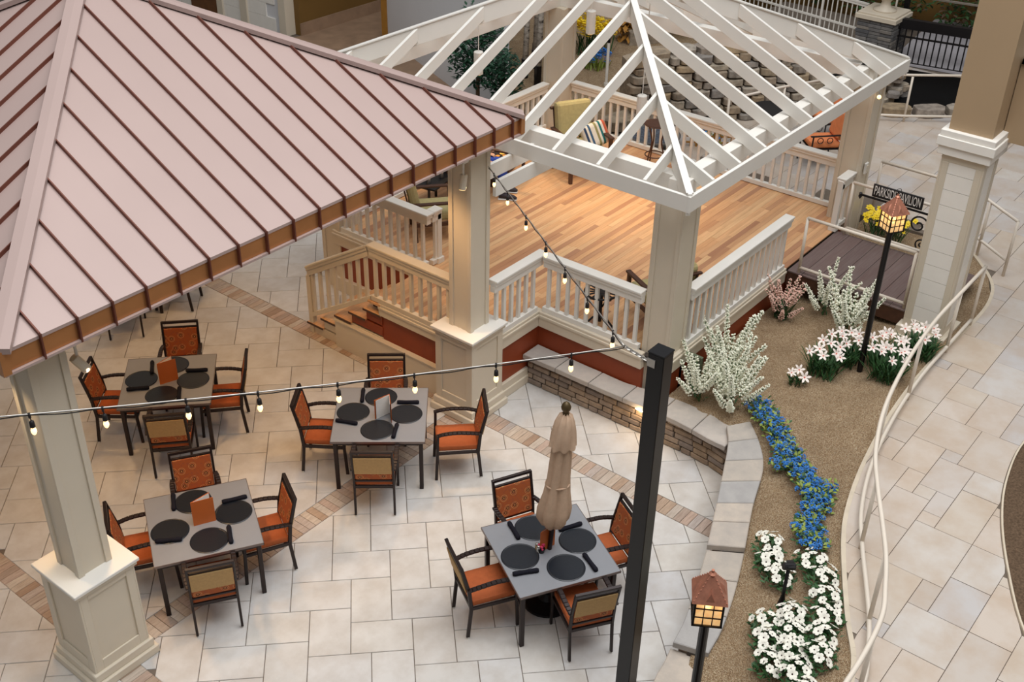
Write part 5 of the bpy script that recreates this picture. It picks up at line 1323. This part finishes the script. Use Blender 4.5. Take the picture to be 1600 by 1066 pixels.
# back gravel bed, rocks
bb = struct(MB().prism([(16.6, 11.0), (17.4, 10.9), (20.6, 8.9), (24.0, 13.5), (24.0, 16.2), (19.0, 16.2), (16.6, 12.6)], 0.0, WZ + .03).build('gravel_bed', M['gravel']))
rw = thing('rock_wall', 'dry stacked fieldstone waterfall wall seen through the right side of the pergola', 'wall', (18.8, 9.6, WZ))
core = MB(); A_ = Vector((17.45, 10.75)); B_ = Vector((20.6, 8.35)); U_ = (B_ - A_); LW = U_.length; U_ /= LW; N_ = Vector((U_.y, -U_.x)) * -1
stones = []
rr = random.Random(17)
for k in range(8):
    mb = MB(); w_, d_, h_ = 1.0, .8, 1.0; vs = []
    for z in (-.5, .5):
        for j in range(7):
            t = 2 * pi * j / 7; q = .5 * rr.uniform(.86, 1.06); e = .62
            vs.append((q * (abs(cos(t)) ** e) * (1 if cos(t) > 0 else -1), q * (abs(sin(t)) ** e) * (1 if sin(t) > 0 else -1), z * rr.uniform(.75, 1.0)))
    mb.add(vs, [tuple(reversed(range(7))), tuple(range(7, 14))] + [(j, (j + 1) % 7, (j + 1) % 7 + 7, j + 7) for j in range(7)]); o = mb.build('stone', M['rock'], bevel=.07, seg=2); stones.append(o.data); bpy.data.objects.remove(o)
z = 0.0; row = 0
def wall_h(s): return 1.28 - .75 * max(0, (s - 2.6) / (LW - 2.6)) - .25 * max(0, (.6 - s))
nst = 0
while z < 1.25:
    h_ = rr.uniform(.10, .18); s = rr.uniform(-.15, 0)
    while s < LW:
        le = rr.uniform(.18, .46)
        if z < wall_h(s + le / 2) - .05 and nst < 295:
            p = A_ + U_ * (s + le / 2) + N_ * (z * .22 + rr.uniform(-.03, .03)); o = place('stone', stones[rr.randrange(8)], rw, .07, 2); o.location = (p.x - 18.8, p.y - 9.6, z + h_ / 2); o.scale = (le * .98, .30, h_ * .98); o.rotation_euler = (rr.uniform(-.06, .06), rr.uniform(-.05, .05), atan2(U_.y, U_.x) + rr.uniform(-.08, .08)); nst += 1
        s += le
    z += h_
pts = []
for k in range(9):
    s = LW * k / 8; pts.append((s, wall_h(s)))
cv = []
for (s, h_) in pts:
    p = A_ + U_ * s; a = p + N_ * .16; b = p + N_ * .9; cv += [(a.x, a.y, WZ), (a.x + N_.x * h_ * .2, a.y + N_.y * h_ * .2, WZ + h_ - .06), (b.x, b.y, WZ + h_ - .06), (b.x, b.y, WZ)]
core.add(cv, [(4 * k + i, 4 * k + (i + 1) % 4, 4 * k + 4 + (i + 1) % 4, 4 * k + 4 + i) for k in range(8) for i in range(4)] + [(0, 1, 2, 3), (35, 34, 33, 32)]); core.build('wall_core', M['rock'], rw)
def boulder(label, x, y, z, sx, sy, sz, rz, mat='rock'):
    o = place('boulder', stones[rr.randrange(8)], None, .05, 2); o.location = (x, y, z + sz / 2); o.scale = (sx, sy, sz); o.rotation_euler = (0, 0, rz); tag(o, label, 'rock')
boulder('flat mossy boulder at the far edge of the back gravel bed', 21.9, 13.3, WZ, 1.2, .6, .35, -.5); boulder('pale flat boulder behind the back deck railing', 17.3, 10.9, WZ, .9, .5, .25, -.3)
# fountain basin below the rocks
fb = thing('fountain_basin', 'round dark fountain basin of splashing water behind the right deck railing', 'fountain', (17.1, 10.1, WZ)); MB().lathe([(.42, 0), (.5, .14), (.46, .15), (.44, .10), (.01, .09)], (17.1, 10.1, WZ), 28).build('bowl', M['slate'], fb, smooth=True); MB().lathe([(.44, .12), (.01, .125)], (17.1, 10.1, WZ), 28).build('water', plain('fountain_water', (88, 98, 112), .2, 0, .5, 22), fb)
lt = thing('lattice_planter', 'low tan lattice planter of colourful flowers at the foot of the rock wall', 'planter', (17.6, 9.25, WZ)); mb = MB()
for k in range(9): mb.bar((17.3 + .06 * k, 9.55 - .085 * k, WZ), (17.3 + .06 * k, 9.55 - .085 * k, WZ + .34), .03, .02, (1, 0, 0))
for zz in (.08, .2, .32): mb.bar((17.28, 9.58, WZ + zz), (17.82, 8.84, WZ + zz), .02, .03)
mb.build('lattice', M['gold'], lt); mb = MB()
for _ in range(90): leaf(mb, (17.6 + rr.uniform(-.3, .35), 9.25 + rr.uniform(-.35, .3), WZ + .1 + .3 * rr.random()), rr.random() * 6.28, rr.uniform(0, 1), .09, .05, rr.randrange(3))
mb.build('foliage', [M['leaf2'], M['leaf'], M['blue']], lt)['kind'] = 'stuff'
def bush(name, label, cat, x, y, z, rx, rz_, n, ls, mat, seed, trunk=0.0, group=None, mats=None):
    rr = random.Random(seed); r = thing(name, label, cat, (x, y, z), group=group)
    if trunk: MB().tube([(x, y, z), (x + .02, y, z + trunk + rz_)], [.05, .03], 8).build('trunk', M['bark'], r)
    mb = MB()
    for _ in range(n):
        a = rr.random() * 6.28; ph = rr.uniform(-1, 1); q = rr.random() ** .33; d = sqrt(1 - ph * ph)
        leaf(mb, (x + rx * q * d * cos(a), y + rx * q * d * sin(a), z + trunk + rz_ + rz_ * q * ph), rr.random() * 6.28, rr.uniform(-.8, .5), ls, ls * .45, rr.randrange(len(mats)) if mats else 0)
    mb.build('foliage', mats or [mat], r)['kind'] = 'stuff'; return r
bush('ficus_tree', 'bushy dark green ficus in front of the pale wall left of the birches', 'tree', 17.0, 14.2, 0.0, .62, .85, 1700, .14, M['ficus'], 1, .9)
bush('ficus_tree', 'smaller dark green ficus right of the bushier one', 'tree', 16.75, 13.35, 0.0, .42, .5, 700, .13, M['ficus'], 2, .95)
for i, (x, y, h_) in enumerate(((18.0, 13.45, 3.4), (18.4, 13.75, 3.4), (18.15, 13.9, 3.2), (18.75, 14.1, 3.6), (19.1, 14.35, 3.6), (18.55, 13.35, 3.5), (19.3, 13.95, 3.5), (17.85, 13.1, 3.2))):
    r = thing('birch_trunk', ['pale birch trunk nearest the pendant lamp side', 'pale birch trunk second in the grove', 'slim birch trunk third in the grove', 'pale birch trunk fourth in the grove', 'pale birch trunk at the back of the grove', 'pale birch trunk beside the back pergola column', 'birch trunk deepest on the right of the grove', 'birch trunk nearest the back deck railing'][i], 'tree', (x, y, WZ), group='birch grove behind the pergola')
    MB().tube([(x, y, WZ), (x + .03, y - .02, WZ + h_ * .5), (x + .01, y + .02, WZ + h_)], [.062, .055, .045], 10).build('trunk', M['birch'], r, smooth=True); MB().tube([(x, y, WZ), (x, y, WZ + .42)], .075, 10).build('dark_sleeve', M['black'], r)
for i, (x, y) in enumerate(((17.7, 13.7), (17.45, 12.9))):
    r = thing('uplight', ['small black uplight at the left foot of the birches', 'small black uplight nearest the back railing'][i], 'garden light', (x, y, WZ)); MB().lathe([(.03, 0), (.05, .10), (.055, .18)], (x, y, WZ), 10).build('body', M['black'], r); MB().lathe([(.045, .178), (.045, .184)], (x, y, WZ), 10).build('lens', M['bulb'], r)
def heads(name, label, x, y, z, w, n, me, leafm, seed, hh=.38):
    rr = random.Random(seed); r = thing(name, label, 'flower', (x, y, z)); mb = MB()
    for _ in range(70): blade(mb, (rr.uniform(-w, w) * .8, rr.uniform(-w, w) * .8, 0), rr.random() * 6.28, hh, .04, (.4, 1), .2)
    mb.build('leaves', leafm, r, world=False)['kind'] = 'stuff'
    for _ in range(n): put('flower_head', me[rr.randrange(len(me))], r, (rr.uniform(-w, w), rr.uniform(-w, w), hh + rr.uniform(-.08, .1)), 0, .4, rr.random() * 6, 1.7)
heads('yellow_flower_clump', 'tall bright yellow flower clump behind the hanging pendant at the top', 20.3, 13.75, WZ, .42, 60, YEL, M['leaf'], 1, .62)
heads('blue_flower_clump', 'blue flower clump below the yellow ones behind the pergola', 19.6, 13.15, WZ, .26, 26, BLUE, M['leaf2'], 2, .3)
bush('yellow_shrub', 'yellow green leafy shrub on the flat boulder behind the pergola', 'shrub', 22.6, 13.0, WZ + .2, .4, .3, 240, .13, M['leaf2'], 4)
bush('golden_grass', 'brownish golden grass tuft beside the yellow flowers', 'grass', 21.6, 13.7, WZ, .25, .35, 120, .25, M['gold'], 6)
pv = thing('white_marker_post', 'slim white marker tube in the gravel behind the deck', 'post', (18.85, 12.35, WZ)); MB().tube([(18.85, 12.35, WZ), (18.85, 12.35, WZ + .95)], .03, 8).build('tube', M['plastic'], pv); MB().lathe([(.045, 0), (.045, .1)], (18.85, 12.35, WZ), 10).build('foot', M['plastic'], pv); MB().lathe([(.035, .93), (.035, 1.0)], (18.85, 12.35, WZ), 10).build('cap', M['black'], pv)

# white wall, corridor, left wall
struct(MB().bar((20.1, 19.6, 2.25), (17.72, 14.25, 2.25), .14, 4.5).build('wall_back', M['wall']))
struct(MB().box2((17.64, 14.06, 0), (17.82, 14.26, 4.5)).build('trim_1', M['wall']))
struct(MB().box2((19.98, 19.60, 0), (20.22, 19.76, 4.5)).build('trim_2', M['gold']))
struct(MB().box2((18.8, 21.4, 0), (27, 21.6, 5)).build('wall_corridor', M['corr'])); struct(MB().box2((18.8, 21.36, 0), (27, 21.4, .30)).build('baseboard_corridor', M['corrfloor'])); struct(MB().box2((17.6, 15.0, -.01), (27, 21.4, .004)).build('floor_corridor', M['corrfloor']))
hr = thing('corridor_handrail', 'golden oak handrail along the brown corridor wall', 'handrail', (22, 21.33, .95)); MB().box2((18.9, 21.30, .95), (27, 21.36, 1.09)).build('rail', M['gold'], hr, bevel=.01); [MB().box2((x_, 21.35, .92), (x_ + .06, 21.40, 1.05)).build('bracket', M['gold'], hr) for x_ in (19.5, 22, 24.5)]
lw = struct(MB().box2((18.6, 21.6, 0), (18.85, 30, 5)).build('wall_left', M['wall']))
rr = random.Random(3)
for yy in range(8):
    for zz in range(8):
        o = MB().box2((18.57, 22.05 + yy * .62 + (.31 if zz % 2 else 0), .0 + zz * .34), (18.6, 22.05 + yy * .62 + .61 + (.31 if zz % 2 else 0), .335 + zz * .34)).build('block', M['siding'], lw)
struct(MB().box2((18.5, 21.58, 0), (18.86, 21.82, 5)).build('trim_3', M['cream'])); struct(MB().box2((18.52, 23.05, 0), (18.6, 23.3, 5)).build('trim_4', M['cream'])); struct(MB().box2((18.52, 24.0, 0), (18.6, 24.22, 5)).build('trim_5', M['cream']))
dr_ = struct(MB().box2((18.54, 24.22, 0), (18.6, 25.3, 2.3)).build('door_1', M['door'])); MB().box2((18.52, 24.4, .95), (18.545, 24.5, 1.15)).build('door_plate', M['black'], dr_); MB().sphere((18.49, 24.45, 1.05), .035, 8, 5).build('door_handle', M['bronze'], dr_, smooth=True)

# dark pool with stone rim, iron fence, pillar, far railings
pd = struct(MB().prism([(21.65, 7.55), (22.55, 6.30), (24.3, 7.0), (24.0, 8.4), (22.7, 9.2)], WZ - .02, WZ + .012).build('pool_water', M['blackpond']))
rim = thing('stone_edging', 'row of tan rim stones along the near edge of the dark pool', 'stone edging', (21.5, 7.0, WZ))
for k in range(6):
    p = Vector((20.55, 8.25)).lerp(Vector((22.6, 5.75)), k / 5); o = place('rim_stone', stones[k % 8], rim, .06, 2); o.location = (p.x - 21.5, p.y - 7.0, .09); o.scale = (.62, .42, .2); o.rotation_euler = (0, 0, atan2(-2.5, 2.05) + .05 * (k % 2))
pile = thing('rock_pile', 'heap of pale tan rocks at the left end of the dark pool', 'rocks', (22.15, 7.85, WZ)); rr = random.Random(9)
for k in range(26):
    o = place('stone', stones[k % 8], pile, .06, 2); o.location = (rr.uniform(-.4, .4), rr.uniform(-.3, .3), .06 + .12 * (k // 6)); o.scale = (rr.uniform(.22, .4), rr.uniform(.2, .3), rr.uniform(.12, .18)); o.rotation_euler = (0, 0, rr.random() * 3)
tube_rail('pool_handrail', 'cream tube rail in front of the dark pool behind the sided column', [[(20.55, 8.0, 1.74), (21.2, 7.05, 1.74), (22.4, 5.6, 1.74)], [(20.45, 7.9, .98), (21.1, 6.95, .98), (22.3, 5.5, .98)]], [(21.12, 6.98, WZ, 1.74), (22.35, 5.55, WZ, 1.74), (20.5, 7.95, WZ, 1.74)])
struct(MB().prism([(24.25, 8.6), (24.8, 5.4), (28, 5.4), (28, 9.0)], WZ, WZ + .05).build('terrace', M['grayfloor']))
fe = thing('iron_fence', 'black iron railing above the dark pool at the upper right', 'fence', (24.5, 7.4, WZ)); a_, b_ = Vector((24.3, 8.55)), Vector((24.85, 5.6))
for zz, hh in ((.04, .04), (.88, .20), (.60, .03)): MB().bar((a_.x, a_.y, WZ + zz), (b_.x, b_.y, WZ + zz), .05 if hh < .05 else .14, hh).build('rail', M['iron'], fe)
for k in range(24):
    p = a_.lerp(b_, (k + .3) / 24); MB().bar((p.x, p.y, WZ + .04), (p.x, p.y, WZ + .85), .024, .024, (1, 0, 0)).build('bar', M['iron'], fe)
pi_ = thing('stone_pillar', 'stacked grey slate pillar with a pale cap and urn at the upper right', 'pillar', (24.35, 8.95, WZ))
px_, py_ = 24.35, 8.95
for k in range(12):
    for sd in range(2):
        for j in range(3):
            w_ = .27 + rr.uniform(-.04, .04); zz = WZ + .04 + k * .075
            MB().box((px_ - .36 + rr.uniform(-.02, .01) if sd == 0 else px_ - .26 + j * .26, py_ - .26 + j * .26 if sd == 0 else py_ - .36 + rr.uniform(-.02, .01), zz), (.1, w_, .068) if sd == 0 else (w_, .1, .068)).build('slate', M['slate'], pi_, bevel=.008)
MB().box((px_, py_, WZ + .45), (.66, .66, .9)).build('core', M['mortar'], pi_)
MB().box((px_, py_, WZ + .96), (.92, .92, .10)).build('cap', M['cream'], pi_, bevel=.01); MB().box((px_, py_, WZ + 1.03), (.84, .84, .05)).build('cap_slab', M['cream'], pi_, bevel=.01)
MB().lathe([(.25, 0), (.25, .03), (.12, .08), (.09, .18), (.13, .24), (.3, .4), (.36, .6), (.33, .62)], (px_, py_, WZ + 1.055), 20).build('urn', M['cream'], pi_, smooth=True)
wf = thing('white_picket_railing', 'white railing with many thin pickets at the top right', 'railing', (25.0, 11.3, WZ)); a_, b_ = Vector((24.7, 9.45)), Vector((25.6, 14.0))
for zz in (.10, .42, .95, 1.0): MB().bar((a_.x, a_.y, WZ + zz), (b_.x, b_.y, WZ + zz), .05, .04).build('rail', M['white'], wf)
for k in range(36):
    p = a_.lerp(b_, (k + .2) / 36); MB().bar((p.x, p.y, WZ + (.0 if k % 9 == 0 else .1)), (p.x, p.y, WZ + .97), .045 if k % 9 == 0 else .022, .045 if k % 9 == 0 else .022, (1, 0, 0)).build('picket', M['white'], wf)
tube_rail('far_handrail', 'pale tube rail behind the black iron fence at the top right', [[(25.4, 9.1, 2.0), (26.2, 5.0, 2.0)]], [(25.4, 9.1, WZ, 2.0), (25.8, 7.0, WZ, 2.0), (26.2, 5.0, WZ, 2.0)])
bmx = thing('dark_beam', 'long black beam crossing the top right corner behind the urn', 'beam', (25.6, 7.2, WZ)); MB().bar((25.2, 8.9, WZ + 1.5), (26.0, 5.0, WZ + 1.5), .3, .18).build('beam', M['iron'], bmx); [MB().bar((x_, y_, WZ), (x_, y_, WZ + 1.42), .1, .1, (1, 0, 0)).build('post', M['iron'], bmx) for x_, y_ in ((25.22, 8.8), (25.95, 5.2))]
for k in range(9):
    x_ = 27.0 + .25 * (k % 3); y_ = 6.0 + k * 1.15
    bush('hedge_shrub', 'dark leafy shrub number %s from the right in the row behind the far railings' % ['one', 'two', 'three', 'four', 'five', 'six', 'seven', 'eight', 'nine'][k], 'shrub', x_, y_, WZ, .6, .6, 260, .2, M['leaf'], 60 + k, 0, 'far shrubs behind the railings', [M['leaf'], M['leaf3'], M['bark']])
struct(MB().box2((28.2, 2, 0), (28.4, 18, 5)).build('wall_far', M['corr']))
struct(MB().box2((20.2, 9.2, WZ), (23.2, 12.0, WZ + 1.0)).build('terrace', M['grayfloor'])) if False else None
slab = thing('rock_wall_slabs', 'pale grey flat slabs capping the fieldstone waterfall wall', 'stone slabs', (18.8, 9.8, WZ + 1.2))
for k in range(6):
    s = .5 + k * .52; p = A_ + U_ * s + N_ * .42; h_ = wall_h(s)
    o = place('slab', stones[k % 8], slab, .05, 2); o.location = (p.x - 18.8, p.y - 9.8, h_ - 1.2 + .0); o.scale = (.54, .52, .13); o.rotation_euler = (0, 0, atan2(U_.y, U_.x) + .1 * (k % 3 - 1)); o.data.materials[0] = M['rock']
tube_rail('rock_wall_handrail', 'white tube rail running in front of the fieldstone wall to the right', [[(17.75, 9.0, 1.75), (19.0, 8.55, 1.75), (20.3, 7.95, 1.75)], [(17.75, 9.0, 1.05), (19.0, 8.55, 1.05), (20.3, 7.95, 1.05)]], [(17.75, 9.0, WZ, 1.75), (19.0, 8.55, WZ, 1.75), (20.3, 7.95, WZ, 1.75)])
op = thing('terracotta_planter', 'terracotta planter of green grass at the right end of the rock wall', 'planter', (21.0, 8.75, WZ)); MB().lathe([(.14, 0), (.2, .3), (.22, .32), (.18, .31)], (21.0, 8.75, WZ), 14).build('pot', M['terracotta'], op); mb = MB()
for _ in range(50): blade(mb, (21.0 + rr.uniform(-.1, .1), 8.75 + rr.uniform(-.1, .1), WZ + .3), rr.random() * 6.28, .4, .03, (.4, 1), .3)
mb.build('grass', M['leaf3'], op)['kind'] = 'stuff'
